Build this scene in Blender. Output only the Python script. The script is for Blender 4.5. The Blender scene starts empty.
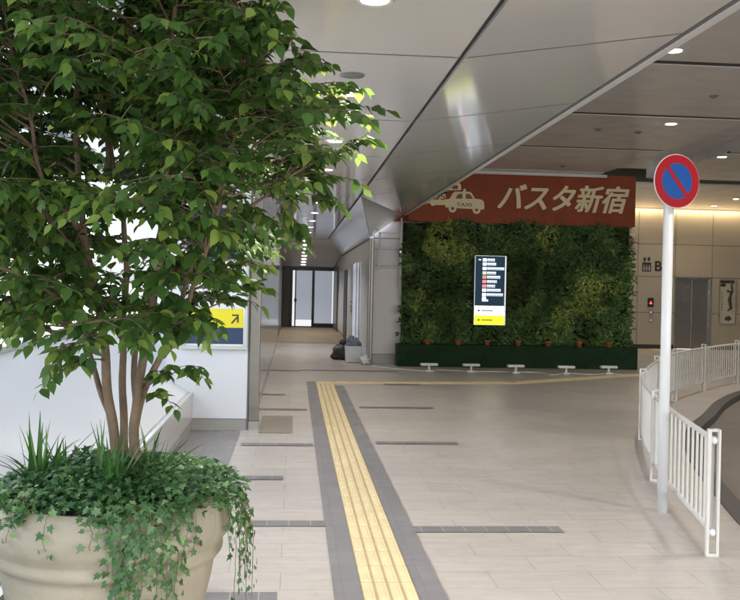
import bpy, bmesh, math, random
from mathutils import Vector, Matrix, Euler, noise
random.seed(7)
R_ = random.Random(11)
S = bpy.context.scene
C = S.collection
PI = math.pi
EXPO = 2.97
EK = 2**(1.18-EXPO)          # lamps are set for a fixed exposure and rescaled

# ------------------------------------------------------------------ camera geometry
FPX = 920.0; EYE = 1.65; TH = math.atan(76/FPX); ROLL = .022; Y0 = 286.7
def ray(px, py):
    u = px-370; v = py-Y0
    a = (u*math.cos(ROLL)+v*math.sin(ROLL))/FPX; b = (-u*math.sin(ROLL)+v*math.cos(ROLL))/FPX
    return (math.sin(TH)+a*math.cos(TH), math.cos(TH)-a*math.sin(TH), -b)
def onz(px, py, z=0.0):
    d = ray(px, py); t = (z-EYE)/d[2]; return Vector((d[0]*t, d[1]*t, z))
def ony(px, py, Y):
    d = ray(px, py); t = Y/d[1]; return Vector((d[0]*t, Y, EYE+d[2]*t))
def onx(px, py, X):
    d = ray(px, py); t = X/d[0]; return Vector((X, d[1]*t, EYE+d[2]*t))

# ------------------------------------------------------------------ mesh builder
class MB:
    def __init__(s): s.v = []; s.f = []; s.m = []; s.t = []; s.sm = []
    def add(s, vs, fs, mi=0, tint=0.5, smooth=False):
        b = len(s.v); s.v += [tuple(x) for x in vs]
        for f in fs:
            s.f.append([b+i for i in f]); s.m.append(mi); s.t.append(tint); s.sm.append(smooth)
    def box(s, x0, x1, y0, y1, z0, z1, mi=0, tint=.5):
        v = [(x0,y0,z0),(x1,y0,z0),(x1,y1,z0),(x0,y1,z0),(x0,y0,z1),(x1,y0,z1),(x1,y1,z1),(x0,y1,z1)]
        s.add(v, [(0,3,2,1),(4,5,6,7),(0,1,5,4),(1,2,6,5),(2,3,7,6),(3,0,4,7)], mi, tint)
    def tube(s, pts, rad, n=8, mi=0, cap=True, tint=.5):
        pts = [Vector(p) for p in pts]
        if not hasattr(rad, '__len__'): rad = [rad]*len(pts)
        vs = []; up = None
        for i, p in enumerate(pts):
            t = (pts[min(i+1, len(pts)-1)]-pts[max(i-1, 0)]).normalized()
            if up is None: up = Vector((0,0,1)) if abs(t.z) < .9 else Vector((1,0,0))
            a = t.cross(up)
            if a.length < 1e-4: a = t.cross(Vector((0,1,0)))
            a.normalize(); b = t.cross(a).normalized(); up = b.cross(t) if False else up
            up = a.cross(t).normalized()
            for k in range(n):
                an = 2*PI*k/n
                vs.append(p+(a*math.cos(an)+b*math.sin(an))*rad[i])
        fs = []
        for i in range(len(pts)-1):
            for k in range(n):
                k2 = (k+1) % n
                fs.append((i*n+k, (i+1)*n+k, (i+1)*n+k2, i*n+k2))
        s.add(vs, fs, mi, tint, True)
        if cap:
            s.add(vs[:n], [tuple(range(n))], mi, tint); s.add(vs[-n:], [tuple(reversed(range(n)))], mi, tint)
    def lathe(s, prof, n=48, cx=0, cy=0, cz=0, mi=0, closed=False, smooth=True):
        vs = []
        for r, z in prof:
            for k in range(n):
                a = 2*PI*k/n; vs.append((cx+r*math.cos(a), cy+r*math.sin(a), cz+z))
        fs = []
        for i in range(len(prof)-1):
            for k in range(n):
                k2 = (k+1) % n
                fs.append((i*n+k, i*n+k2, (i+1)*n+k2, (i+1)*n+k))
        s.add(vs, fs, mi, .5, smooth)
        if closed:
            s.add(vs[:n], [tuple(reversed(range(n)))], mi); s.add(vs[-n:], [tuple(range(n))], mi)
    def prism(s, poly, y0, y1, mi=0):          # poly in XZ, extruded along Y (y0 = front)
        n = len(poly)
        v = [(x, y0, z) for x, z in poly]+[(x, y1, z) for x, z in poly]
        fs = [tuple(range(n)), tuple(reversed(range(n, 2*n)))]
        fs += [(i, i+n, (i+1) % n+n, (i+1) % n) for i in range(n)]
        s.add(v, fs, mi)
    def flat(s, poly, z, mi=0):
        s.add([(x, y, z) for x, y in poly], [tuple(range(len(poly)))], mi)
    def blob(s, c, r, n=14, amp=.2, seed=0, mi=0, tint=.5):
        vs = []; m = n//2
        for i in range(m+1):
            ph = PI*i/m
            for k in range(n):
                a = 2*PI*k/n
                d = Vector((math.sin(ph)*math.cos(a), math.sin(ph)*math.sin(a), math.cos(ph)))
                q = 1+amp*noise.noise(d*1.9+Vector((seed, seed, 0)))+amp*.5*noise.noise(d*5+Vector((0, seed, 3)))
                vs.append((c[0]+d.x*r[0]*q, c[1]+d.y*r[1]*q, c[2]+d.z*r[2]*q))
        fs = []
        for i in range(m):
            for k in range(n):
                k2 = (k+1) % n
                fs.append((i*n+k, (i+1)*n+k, (i+1)*n+k2, i*n+k2))
        s.add(vs, fs, mi, tint, True)
    def build(s, name, mats, parent=None, bevel=0, fix=True):
        me = bpy.data.meshes.new(name)
        me.from_pydata(s.v, [], s.f)
        if not isinstance(mats, (list, tuple)): mats = [mats]
        for m in mats: me.materials.append(m)
        me.polygons.foreach_set('material_index', s.m)
        me.polygons.foreach_set('use_smooth', s.sm)
        at = me.attributes.new('tint', 'FLOAT', 'FACE')
        at.data.foreach_set('value', s.t)
        me.update()
        if fix:
            bm = bmesh.new(); bm.from_mesh(me)
            bmesh.ops.remove_doubles(bm, verts=bm.verts, dist=1e-5)
            bmesh.ops.recalc_face_normals(bm, faces=bm.faces); bm.to_mesh(me); bm.free()
        o = bpy.data.objects.new(name, me); C.objects.link(o)
        if parent: o.parent = parent
        if bevel:
            b = o.modifiers.new('bevel', 'BEVEL'); b.width = bevel; b.segments = 2; b.limit_method = 'ANGLE'
        return o

def tag(o, label, cat, group=None):
    o['label'] = label; o['category'] = cat
    if group: o['group'] = group
    return o
def thing(name, loc, label, cat, group=None, rz=0):
    o = bpy.data.objects.new(name, None); C.objects.link(o); o.location = loc; o.rotation_euler = (0,0,rz)
    o.empty_display_size = .1
    return tag(o, label, cat, group)
def struct(o, kind='structure'): o['kind'] = kind; return o
def dup(root, loc=None, rz=None, label=None):
    r = root.copy(); C.objects.link(r)
    if loc is not None: r.location = loc
    if rz is not None: r.rotation_euler = (0,0,rz)
    if label: r['label'] = label
    for ch in list(root.children):
        c = ch.copy(); C.objects.link(c); c.parent = r
        for g in ch.children:
            d = g.copy(); C.objects.link(d); d.parent = c
    return r
def plabel(o, l): o['label'] = l; return o

# ------------------------------------------------------------------ materials
def mat(name, col, rough=.5, metal=0, nvar=0, nscale=8, bump=0, bscale=60, spec=.5, emit=0, ecol=None, coat=0):
    m = bpy.data.materials.new(name); m.use_nodes = True
    nt = m.node_tree; b = nt.nodes['Principled BSDF']
    b.inputs['Base Color'].default_value = (*col, 1); b.inputs['Roughness'].default_value = rough
    b.inputs['Metallic'].default_value = metal; b.inputs['Specular IOR Level'].default_value = spec
    b.inputs['Coat Weight'].default_value = coat; b.inputs['Coat Roughness'].default_value = .08
    if emit:
        b.inputs['Emission Color'].default_value = (*(ecol or col), 1); b.inputs['Emission Strength'].default_value = emit*2**(1.0-EXPO)
    tc = nt.nodes.new('ShaderNodeTexCoord')
    if nvar:
        n = nt.nodes.new('ShaderNodeTexNoise'); n.inputs['Scale'].default_value = nscale; n.inputs['Detail'].default_value = 6
        nt.links.new(tc.outputs['Object'], n.inputs['Vector'])
        r = nt.nodes.new('ShaderNodeMapRange'); r.inputs[1].default_value = .3; r.inputs[2].default_value = .7
        r.inputs[3].default_value = 1-nvar; r.inputs[4].default_value = 1+nvar
        nt.links.new(n.outputs['Fac'], r.inputs[0])
        mx = nt.nodes.new('ShaderNodeVectorMath'); mx.operation = 'SCALE'; mx.inputs[0].default_value = col
        nt.links.new(r.outputs[0], mx.inputs['Scale']); nt.links.new(mx.outputs[0], b.inputs['Base Color'])
        r2 = nt.nodes.new('ShaderNodeMapRange'); r2.inputs[3].default_value = max(.02, rough*.8); r2.inputs[4].default_value = min(1, rough*1.25)
        nt.links.new(n.outputs['Fac'], r2.inputs[0]); nt.links.new(r2.outputs[0], b.inputs['Roughness'])
    if bump:
        n2 = nt.nodes.new('ShaderNodeTexNoise'); n2.inputs['Scale'].default_value = bscale; n2.inputs['Detail'].default_value = 8
        nt.links.new(tc.outputs['Object'], n2.inputs['Vector'])
        bp = nt.nodes.new('ShaderNodeBump'); bp.inputs['Strength'].default_value = bump; bp.inputs['Distance'].default_value = .01
        nt.links.new(n2.outputs['Fac'], bp.inputs['Height']); nt.links.new(bp.outputs[0], b.inputs['Normal'])
    return m

def brickmat(name, c1, c2, mortar, bw, bh, ms=.004, rough=.4, off=.5, bump=.15, streak=0, shift=(0, 0)):
    m = bpy.data.materials.new(name); m.use_nodes = True
    nt = m.node_tree; b = nt.nodes['Principled BSDF']
    g = nt.nodes.new('ShaderNodeNewGeometry')
    mp = nt.nodes.new('ShaderNodeMapping'); mp.inputs['Location'].default_value = (shift[0], shift[1], 0)
    nt.links.new(g.outputs['Position'], mp.inputs['Vector'])
    br = nt.nodes.new('ShaderNodeTexBrick'); br.offset = off; br.squash = 1
    br.inputs['Color1'].default_value = (*c1, 1); br.inputs['Color2'].default_value = (*c2, 1); br.inputs['Mortar'].default_value = (*mortar, 1)
    br.inputs['Scale'].default_value = 1; br.inputs['Mortar Size'].default_value = ms; br.inputs['Mortar Smooth'].default_value = .3
    br.inputs['Brick Width'].default_value = bw; br.inputs['Row Height'].default_value = bh
    nt.links.new(mp.outputs[0], br.inputs['Vector'])
    n = nt.nodes.new('ShaderNodeTexNoise'); n.inputs['Scale'].default_value = 3; n.inputs['Detail'].default_value = 8
    mp2 = nt.nodes.new('ShaderNodeMapping'); mp2.inputs['Scale'].default_value = (1, 5 if streak else 1, 1)
    nt.links.new(g.outputs['Position'], mp2.inputs['Vector']); nt.links.new(mp2.outputs[0], n.inputs['Vector'])
    r = nt.nodes.new('ShaderNodeMapRange'); r.inputs[1].default_value = .3; r.inputs[2].default_value = .7
    r.inputs[3].default_value = .93; r.inputs[4].default_value = 1.07
    nt.links.new(n.outputs['Fac'], r.inputs[0])
    mx = nt.nodes.new('ShaderNodeVectorMath'); mx.operation = 'SCALE'
    nt.links.new(br.outputs['Color'], mx.inputs[0]); nt.links.new(r.outputs[0], mx.inputs['Scale'])
    n4 = nt.nodes.new('ShaderNodeTexNoise'); n4.inputs['Scale'].default_value = 9; n4.inputs['Detail'].default_value = 10; n4.inputs['Roughness'].default_value = .7
    nt.links.new(g.outputs['Position'], n4.inputs['Vector'])
    r4 = nt.nodes.new('ShaderNodeMapRange'); r4.inputs[1].default_value = .28; r4.inputs[2].default_value = .5; r4.inputs[3].default_value = .86; r4.inputs[4].default_value = 1
    nt.links.new(n4.outputs['Fac'], r4.inputs[0])
    mx4 = nt.nodes.new('ShaderNodeVectorMath'); mx4.operation = 'SCALE'; nt.links.new(mx.outputs[0], mx4.inputs[0]); nt.links.new(r4.outputs[0], mx4.inputs['Scale'])
    nt.links.new(mx4.outputs[0], b.inputs['Base Color'])
    n3 = nt.nodes.new('ShaderNodeTexNoise'); n3.inputs['Scale'].default_value = 1.1; n3.inputs['Detail'].default_value = 5
    nt.links.new(g.outputs['Position'], n3.inputs['Vector'])
    r3 = nt.nodes.new('ShaderNodeMapRange'); r3.inputs[1].default_value = .3; r3.inputs[2].default_value = .7
    r3.inputs[3].default_value = rough*.8; r3.inputs[4].default_value = min(1, rough*1.25)
    nt.links.new(n3.outputs['Fac'], r3.inputs[0]); nt.links.new(r3.outputs[0], b.inputs['Roughness'])
    bp = nt.nodes.new('ShaderNodeBump'); bp.inputs['Strength'].default_value = bump; bp.inputs['Distance'].default_value = .004
    bp.invert = True
    nt.links.new(br.outputs['Fac'], bp.inputs['Height']); nt.links.new(bp.outputs[0], b.inputs['Normal'])
    return m

def leafmat(name, dark, mid, light, rough=.4, trans=.3):
    m = bpy.data.materials.new(name); m.use_nodes = True
    nt = m.node_tree; b = nt.nodes['Principled BSDF']; out = nt.nodes['Material Output']
    a = nt.nodes.new('ShaderNodeAttribute'); a.attribute_name = 'tint'
    cr = nt.nodes.new('ShaderNodeValToRGB'); e = cr.color_ramp.elements
    e[0].color = (*dark, 1); e[1].color = (*light, 1); x = e.new(.55); x.color = (*mid, 1)
    nt.links.new(a.outputs['Fac'], cr.inputs[0]); nt.links.new(cr.outputs[0], b.inputs['Base Color'])
    b.inputs['Roughness'].default_value = rough; b.inputs['Specular IOR Level'].default_value = .4
    t = nt.nodes.new('ShaderNodeBsdfTranslucent')
    h = nt.nodes.new('ShaderNodeHueSaturation'); h.inputs['Value'].default_value = 1.5; h.inputs['Hue'].default_value = .485
    nt.links.new(cr.outputs[0], h.inputs['Color']); nt.links.new(h.outputs[0], t.inputs['Color'])
    mx = nt.nodes.new('ShaderNodeMixShader'); mx.inputs[0].default_value = trans
    nt.links.new(b.outputs[0], mx.inputs[1]); nt.links.new(t.outputs[0], mx.inputs[2]); nt.links.new(mx.outputs[0], out.inputs['Surface'])
    return m

def glassmat(name, tint=(.96,.98,1)):
    m = bpy.data.materials.new(name); m.use_nodes = True
    nt = m.node_tree; out = nt.nodes['Material Output']; nt.nodes.remove(nt.nodes['Principled BSDF'])
    t = nt.nodes.new('ShaderNodeBsdfTransparent'); t.inputs[0].default_value = (*tint, 1)
    g = nt.nodes.new('ShaderNodeBsdfGlossy'); g.inputs['Roughness'].default_value = .02
    f = nt.nodes.new('ShaderNodeFresnel'); f.inputs[0].default_value = 1.45
    mx = nt.nodes.new('ShaderNodeMixShader')
    ge = nt.nodes.new('ShaderNodeNewGeometry'); inv = nt.nodes.new('ShaderNodeMath'); inv.operation = 'SUBTRACT'; inv.inputs[0].default_value = 1
    nt.links.new(ge.outputs['Backfacing'], inv.inputs[1])
    mu = nt.nodes.new('ShaderNodeMath'); mu.operation = 'MULTIPLY'; nt.links.new(f.outputs[0], mu.inputs[0]); nt.links.new(inv.outputs[0], mu.inputs[1])
    nt.links.new(mu.outputs[0], mx.inputs[0]); nt.links.new(t.outputs[0], mx.inputs[1]); nt.links.new(g.outputs[0], mx.inputs[2])
    nt.links.new(mx.outputs[0], out.inputs['Surface'])
    return m

M = {}
M['floor'] = brickmat('floor_tile', (.46,.42,.39), (.435,.40,.37), (.31,.28,.26), .6, .3, .0035, .36, streak=1, shift=(.04, .1))
M['dark_tile'] = brickmat('grey_tile', (.20,.19,.195), (.175,.168,.175), (.36,.34,.32), .15, .15, .004, .42, off=0, shift=(0.0, 0))
M['border_tile'] = brickmat('border_tile', (.215,.205,.212), (.19,.182,.19), (.17,.16,.165), .15, .3, .003, .42, off=0, streak=1)
M['left_tile'] = brickmat('left_grey_tile', (.21,.20,.198), (.185,.178,.178), (.28,.265,.25), .3, .6, .005, .3, off=.5)
M['brown_tile'] = brickmat('brown_tile', (.27,.235,.20), (.24,.21,.18), (.3,.27,.24), .3, .3, .004, .4)
M['ygroove'] = mat('tactile_groove', (.40,.31,.165), .65, nvar=.12, nscale=12)  # groove shade between the bars painted in as a darker brown base
M['yellow'] = mat('tactile_yellow', (.66,.54,.32), .5, nvar=.08, nscale=5, bump=.1)
M['ceil'] = mat('ceiling_panel', (.66,.65,.63), .11, nvar=.015, nscale=1.5, spec=.6, coat=.3)
M['ceil_dark'] = mat('ceiling_recess', (.035,.033,.03), .6)
M['endceil'] = mat('corridor_ceiling', (.50,.49,.47), .5)
M['seam'] = mat('seam_grey', (.13,.13,.135), .5)
M['rceil'] = mat('right_ceiling', (.56,.55,.54), .24, nvar=.04, nscale=3, spec=.6)
M['trim'] = mat('trim', (.62,.61,.59), .35)
M['white'] = mat('white_panel', (.68,.70,.735), .32, nvar=.012, nscale=2)
M['wall_pink'] = mat('painted_wall', (.66,.64,.65), .35, nvar=.015, nscale=2)
M['post'] = mat('post_metal', (.24,.225,.205), .3, metal=.7, nvar=.06, nscale=6)
M['steel'] = mat('steel', (.42,.41,.40), .28, metal=1, nvar=.05, nscale=6)
M['polish'] = mat('polished_panel', (.66,.65,.64), .16, metal=1)
M['base'] = mat('baseboard', (.33,.32,.30), .25, nvar=.04, nscale=5, spec=.6)
M['bench'] = mat('bench_face', (.52,.51,.50), .18, spec=.6)
M['frame_al'] = mat('aluminium', (.55,.56,.57), .3, metal=.9)
M['glass'] = glassmat('window_glass')
M['black'] = mat('black_frame', (.02,.02,.022), .35)
M['carpet'] = brickmat('carpet', (.30,.225,.135), (.28,.21,.125), (.26,.2,.12), .5, .5, .003, .6, off=0)
M['brownwall'] = mat('brown_wall', (.07,.055,.042), .35)
M['frost'] = mat('frosted_door', (.50,.54,.62), .25, nvar=.02, nscale=1, spec=.5, emit=.22, ecol=(.50,.56,.68))  # faint emission stands in for daylight behind the frosted leaves
M['frost_white'] = mat('door_edge_white', (.8,.82,.86), .4, emit=.45)  # backlit look of edges and kick plate put in as self-glow
M['red'] = mat('red_fascia', (.27,.068,.030), .55, spec=.15, nvar=.12, nscale=3, bump=.1)
M['cream'] = mat('cream_letter', (.78,.66,.40), .5)
M['maroon'] = mat('maroon_text', (.20,.065,.045), .5)
M['turf'] = mat('turf_side', (.016,.05,.018), .9, nvar=.3, nscale=30, bump=.8, bscale=220)
M['terra'] = mat('terracotta', (.42,.13,.06), .7, nvar=.1)
M['soil'] = mat('soil', (.02,.016,.012), .95, nvar=.3, nscale=40, bump=.5)
M['pot'] = mat('stone_pot', (.37,.325,.24), .65, nvar=.17, nscale=3.5, bump=.28, bscale=38)
M['bark'] = mat('bark', (.155,.105,.065), .75, nvar=.28, nscale=16, bump=.5, bscale=70)
M['fence'] = mat('fence_white', (.66,.64,.60), .35, nvar=.03, nscale=10)
M['pole'] = mat('pole_white', (.78,.79,.80), .3, nvar=.015, nscale=5)
M['sred'] = mat('sign_red', (.31,.003,.012), .35, spec=.15)
M['sblue'] = mat('sign_blue', (.006,.07,.29), .35, spec=.15)
M['swhite'] = mat('sign_white', (.78,.78,.78), .35)
M['beige'] = mat('elevator_wall', (.42,.365,.28), .32, nvar=.03, nscale=2)
M['beige_seam'] = mat('elevator_seam', (.10,.08,.055), .6)
M['eldoor'] = mat('elevator_door', (.30,.29,.27), .25, metal=.8, nvar=.06, nscale=3)
M['kerb'] = mat('kerb_dark', (.085,.078,.07), .6, nvar=.1, nscale=20, bump=.2)
M['road'] = mat('asphalt', (.20,.17,.145), .75, nvar=.12, nscale=4, bump=.3, bscale=150)
M['ground'] = mat('concrete_ground', (.45,.45,.44), .8, nvar=.1, nscale=.7)
M['cable'] = mat('cable_white', (.75,.74,.70), .5)
M['stand'] = mat('floodlight_white', (.75,.76,.74), .35)
M['bagdark'] = mat('bag_dark', (.045,.045,.055), .45, nvar=.2)
M['plasticw'] = mat('plastic_white', (.68,.70,.74), .35, nvar=.03)
M['bluegrey'] = mat('bundle_bluegrey', (.17,.20,.27), .7, nvar=.2, nscale=14)
M['bld'] = mat('outside_building', (.27,.28,.30), .7, nvar=.03, nscale=.4)
M['bldglass'] = mat('outside_glass', (.10,.15,.20), .15)
M['outred'] = mat('outside_red', (.6,.08,.06), .5)
M['outyellow'] = mat('outside_yellow', (.8,.5,.04), .5)
def scr(name, c, e): return mat(name, tuple(x*.04 for x in c), .35, emit=e, ecol=c, spec=.12)
M['s_navy'] = scr('screen_navy', (.010,.030,.052), .6)
M['s_white'] = scr('screen_white', (.80,.86,.95), .9)
M['s_yellow'] = scr('screen_yellow', (.84,.80,.03), .8)
M['s_red'] = scr('screen_pink', (.75,.22,.25), .8)
M['s_green'] = scr('screen_green', (.45,.75,.35), .8)
M['b_navy'] = mat('board_navy', (.018,.05,.12), .25)
M['b_yellow'] = mat('board_yellow', (.85,.74,.02), .35)
M['lamp'] = mat('lamp_white', (.9,.9,.85), .4, emit=8, ecol=(1,.95,.84))
M['lampw'] = mat('lamp_warm', (.9,.85,.7), .4, emit=12, ecol=(1,.84,.6))
M['cove'] = mat('cove_lamp', (.9,.8,.6), .4, emit=3.5, ecol=(1,.76,.42))
M['redled'] = mat('red_display', (.5,.02,.02), .4, emit=2.5, ecol=(1,.05,.05))
M['ring'] = mat('lamp_ring', (.6,.6,.58), .25)
M['dkring'] = mat('speaker_grey', (.16,.17,.17), .4)
M['poster'] = mat('poster_paper', (.50,.46,.38), .5, nvar=.04)
M['ink'] = mat('ink', (.03,.035,.025), .6)
M['inkgreen'] = mat('ink_green', (.05,.10,.04), .6)
M['treeleaf'] = leafmat('tree_leaf', (.025,.065,.016), (.068,.145,.030), (.25,.34,.065), .36, .42)
M['ivyleaf'] = leafmat('ivy_leaf', (.025,.08,.024), (.065,.16,.05), (.24,.34,.15), .38, .25)
M['grassleaf'] = leafmat('grass_leaf', (.03,.085,.02), (.055,.15,.03), (.13,.26,.06), .4, .25)
M['gw1'] = leafmat('wall_leaf_dark', (.026,.065,.018), (.10,.19,.05), (.26,.37,.12), .45, .1)
M['gw2'] = leafmat('wall_leaf_lime', (.20,.28,.05), (.40,.48,.10), (.62,.66,.22), .45, .15)
M['gw3'] = leafmat('wall_leaf_fern', (.05,.11,.03), (.14,.23,.06), (.30,.38,.13), .5, .12)

def text_obj(body, size, mat_, parent, loc, rot=(PI/2,0,0), shear=0, offset=0, extrude=.004, fitw=None, name='lettering', align='LEFT'):
    cu = bpy.data.curves.new(name, 'FONT'); cu.body = body; cu.size = size; cu.shear = shear; cu.offset = offset; cu.extrude = extrude
    cu.align_x = align
    tmp = bpy.data.objects.new('tmp', cu); C.objects.link(tmp)
    dg = bpy.context.evaluated_depsgraph_get(); dg.update()
    me = bpy.data.meshes.new_from_object(tmp.evaluated_get(dg)); me.name = name
    bpy.data.objects.remove(tmp); bpy.data.curves.remove(cu)
    if fitw and len(me.vertices):
        xs = [v.co.x for v in me.vertices]; ys = [v.co.y for v in me.vertices]
        x0, x1, y0, y1 = min(xs), max(xs), min(ys), max(ys)
        for v in me.vertices:
            v.co.x = (v.co.x-x0)/(x1-x0)*fitw[0]; v.co.y = (v.co.y-y0)/(y1-y0)*fitw[1]
    me.materials.clear(); me.materials.append(mat_)
    o = bpy.data.objects.new(name, me); C.objects.link(o); o.parent = parent; o.location = loc; o.rotation_euler = rot
    return o

# ================================================================== GROUND, FLOOR, ROAD
curve = [(2.2,-8),(2.5,0),(2.8,3.5),(3.08,5.66),(3.38,6.95),(4.0,9.0),(4.78,10.8),(5.6,12.15),(6.6,13.8),(7.75,15.3),(9.6,17.2),(12,19),(15,20.4),(20,21.5)]
def catmull(P, n=6):
    out = []
    P = [Vector(p) for p in P]
    for i in range(len(P)-1):
        p0 = P[max(i-1,0)]; p1 = P[i]; p2 = P[i+1]; p3 = P[min(i+2,len(P)-1)]
        for k in range(n):
            t = k/n
            out.append(.5*((2*p1)+(p2-p0)*t+(2*p0-5*p1+4*p2-p3)*t*t+(3*p1-p0-3*p2+p3)*t**3))
    out.append(P[-1]); return out
kc = catmull(curve, 8)
m = MB(); m.box(-900, 900, -900, 900, -1.2, -.16); struct(m.build('ground', M['ground']))
m = MB()
poly = [(p.x, p.y) for p in kc]+[(20,40),(-2.35,40),(-2.35,-8)]
bm = bmesh.new(); vs = [bm.verts.new((x, y, 0)) for x, y in poly]; f = bm.faces.new(vs); bmesh.ops.triangulate(bm, faces=[f])
me = bpy.data.meshes.new('floor'); bm.normal_update(); bm.to_mesh(me); bm.free(); me.materials.append(M['floor'])
if me.polygons[0].normal.z < 0: me.flip_normals()
o = bpy.data.objects.new('floor', me); C.objects.link(o); struct(o)
# kerb and road
m = MB()
def offs(P, d):
    out = []
    for i, p in enumerate(P):
        t = (P[min(i+1,len(P)-1)]-P[max(i-1,0)]).normalized(); out.append(p+Vector((t.y, -t.x))*d)
    return out
ko = offs(kc, .16)
v = []; fs = []
for a, b in zip(kc, ko): v += [(a.x,a.y,.012),(b.x,b.y,.012),(b.x,b.y,-.12),(a.x,a.y,-.12)]
for i in range(len(kc)-1):
    q = i*4; fs += [(q,q+1,q+5,q+4),(q+1,q+2,q+6,q+5),(q+3,q,q+4,q+7)]
m.add(v, fs); struct(m.build('kerb', M['kerb']))
m = MB(); poly = [(p.x, p.y) for p in ko]+[(30,21.5),(30,-8)]
bm = bmesh.new(); vs = [bm.verts.new((x, y, -.08)) for x, y in poly]; f = bm.faces.new(vs); bmesh.ops.triangulate(bm, faces=[f])
me = bpy.data.meshes.new('road'); bm.normal_update(); bm.to_mesh(me); bm.free(); me.materials.append(M['road'])
if me.polygons[0].normal.z < 0: me.flip_normals()
o = bpy.data.objects.new('road', me); C.objects.link(o); struct(o)
# dark tile bars laid in the pale floor
m = MB()
def bar(x1, y1, x2, y2, w=.145):
    a = onz(x1, y1); b = onz(x2, y2)
    Y = (a.y+b.y)/2
    Y = round(Y/.15)*.15; xl = max(a.x, -.555)
    m.flat([(xl,Y),(b.x,Y),(b.x,Y+.15),(xl,Y+.15)], .006)
for q in [(376,444,460,446),(414,530,567,535),(360,409,434,409),(240,446,313,446),(225,479,283,480),(240,525,325,528),
          (200,597,277,600),(258,410,307,410),(256,395,285,395),(384,385,420,385),(226,371,300,370),(300,371,398,371)]:
    bar(*q)
struct(m.build('dark_tile_bars', M['dark_tile'], fix=False))
m = MB(); m.flat([(-1.11,-6),(-.56,-6),(-.56,10.42),(-1.11,10.42)], .004)
struct(m.build('grey_tile_strip', M['left_tile'], fix=False))
m = MB(); a = onz(250,433); b = onz(285,416); m.flat([(-.36,a.y),(.02,a.y),(.02,b.y),(-.36,b.y)], .004)
struct(m.build('brown_tile_patch', M['brown_tile'], fix=False))
m = MB(); m.flat([(-.47,26.3),(1.6,26.3),(1.6,36.2),(-.47,36.2)], .006)
struct(m.build('carpet', M['carpet'], fix=False))
# tactile paving
m = MB()
TX0, TX1 = .40, .70
m.flat([(TX0-.15,-6),(TX0,-6),(TX0,15.75),(TX0-.15,15.75)], .0085)
m.flat([(TX1,-6),(TX1+.15,-6),(TX1+.15,15.2),(TX1,15.2)], .0085)
struct(m.build('paving_border', M['border_tile'], fix=False))
m = MB()
Y = -3.0
rw = .034
while Y < 15.4:
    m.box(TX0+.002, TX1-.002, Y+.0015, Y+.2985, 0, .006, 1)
    for gx in (TX0+.0375, TX0+.1125, TX0+.1875, TX0+.2625): m.box(gx-.029, gx+.029, Y+.004, Y+.296, .0061, .0072)
    for k in range(4):
        cx = TX0+.0375+k*.075
        v = [(cx-rw/2,Y+.012,.0071),(cx+rw/2,Y+.012,.0071),(cx+rw/2,Y+.288,.0071),(cx-rw/2,Y+.288,.0071),
             (cx-rw/2+.007,Y+.02,.0115),(cx+rw/2-.007,Y+.02,.0115),(cx+rw/2-.007,Y+.28,.0115),(cx-rw/2+.007,Y+.28,.0115)]
        m.add(v, [(4,5,6,7),(0,1,5,4),(1,2,6,5),(2,3,7,6),(3,0,4,7)])
    Y += .3
path = [Vector((TX0,15.6)), Vector((3.9,16.0)), Vector((7.0,18.0)), Vector((9.6,19.8)), Vector((10.6,26.2))]
for i in range(len(path)-1):
    p, q = path[i], path[i+1]; L = (q-p).length; t = (q-p).normalized(); nn = Vector((-t.y, t.x))*.15
    k = 0
    while k*.3 < L-.15:
        a = p+t*(k*.3+.002); b = p+t*(k*.3+.298)
        c4 = [a-nn, b-nn, b+nn, a+nn]
        m.add([(c.x,c.y,.001) for c in c4]+[(c.x,c.y,.008) for c in c4], [(4,5,6,7),(0,1,5,4),(1,2,6,5),(2,3,7,6),(3,0,4,7)])
        for s in range(4):
            if i == 0 or True:
                w0 = nn*((-.75+s*.5)); e = t*.012; ww = nn*.11
                c4 = [a+w0-ww+e, b+w0-ww-e, b+w0+ww-e, a+w0+ww+e]
                m.add([(c.x,c.y,.008) for c in c4]+[(c.x,c.y,.013) for c in c4], [(4,5,6,7),(0,1,5,4),(1,2,6,5),(2,3,7,6),(3,0,4,7)])
        k += 1
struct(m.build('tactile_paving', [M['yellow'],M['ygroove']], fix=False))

# ================================================================== CEILINGS
SE = .95; ED = 2.33                                       # seam line, beam edge
CZ = 3.0; EZ = 3.2
m = MB()
ys = [-3.08+2.1*k for k in range(15)]; ys = [y for y in ys if y < 26]+[26.3]
def slab(x0,z0,x1,z1,ya,yb,t=.03):
    g = .006
    m.add([(x0,ya+g,z0),(x1,ya+g,z1),(x1,yb-g,z1),(x0,yb-g,z0),(x0,ya+g,z0+t),(x1,ya+g,z1+t),(x1,yb-g,z1+t),(x0,yb-g,z0+t)],
          [(0,3,2,1),(4,5,6,7),(0,1,5,4),(1,2,6,5),(2,3,7,6),(3,0,4,7)])
for a, b in zip(ys[:-1], ys[1:]):
    slab(-2.2,CZ,SE-.02,CZ,a,b)
    if b < 14.6: slab(SE+.02,CZ,2.27,EZ,a,b)
YA = 13.722
q = .012
m.add([(SE+.02,YA,CZ),(2.27,YA,3.2),(2.27,19.5,3.2),(1.6,19.5,2.7)], [(0,1,2),(0,2,3)])
m.add([(SE+.02,YA+q,CZ),(1.6-q,19.5+q,2.7),(1.6-q,36.2,2.7),(SE+.02,36.2,CZ)], [(0,1,2),(0,2,3)])
m.add([(SE+.02,YA-.1,CZ+.032),(1.6,19.5,2.732),(1.6,36.2,2.732),(SE+.02,36.2,CZ+.032)], [(0,1,2),(0,2,3)], 1)
m.add([(SE+.02,YA-.1,CZ+.032),(2.27,YA-.1,3.232),(2.27,19.5,3.232),(1.6,19.5,2.732)], [(0,1,2),(0,2,3)], 1)
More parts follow.
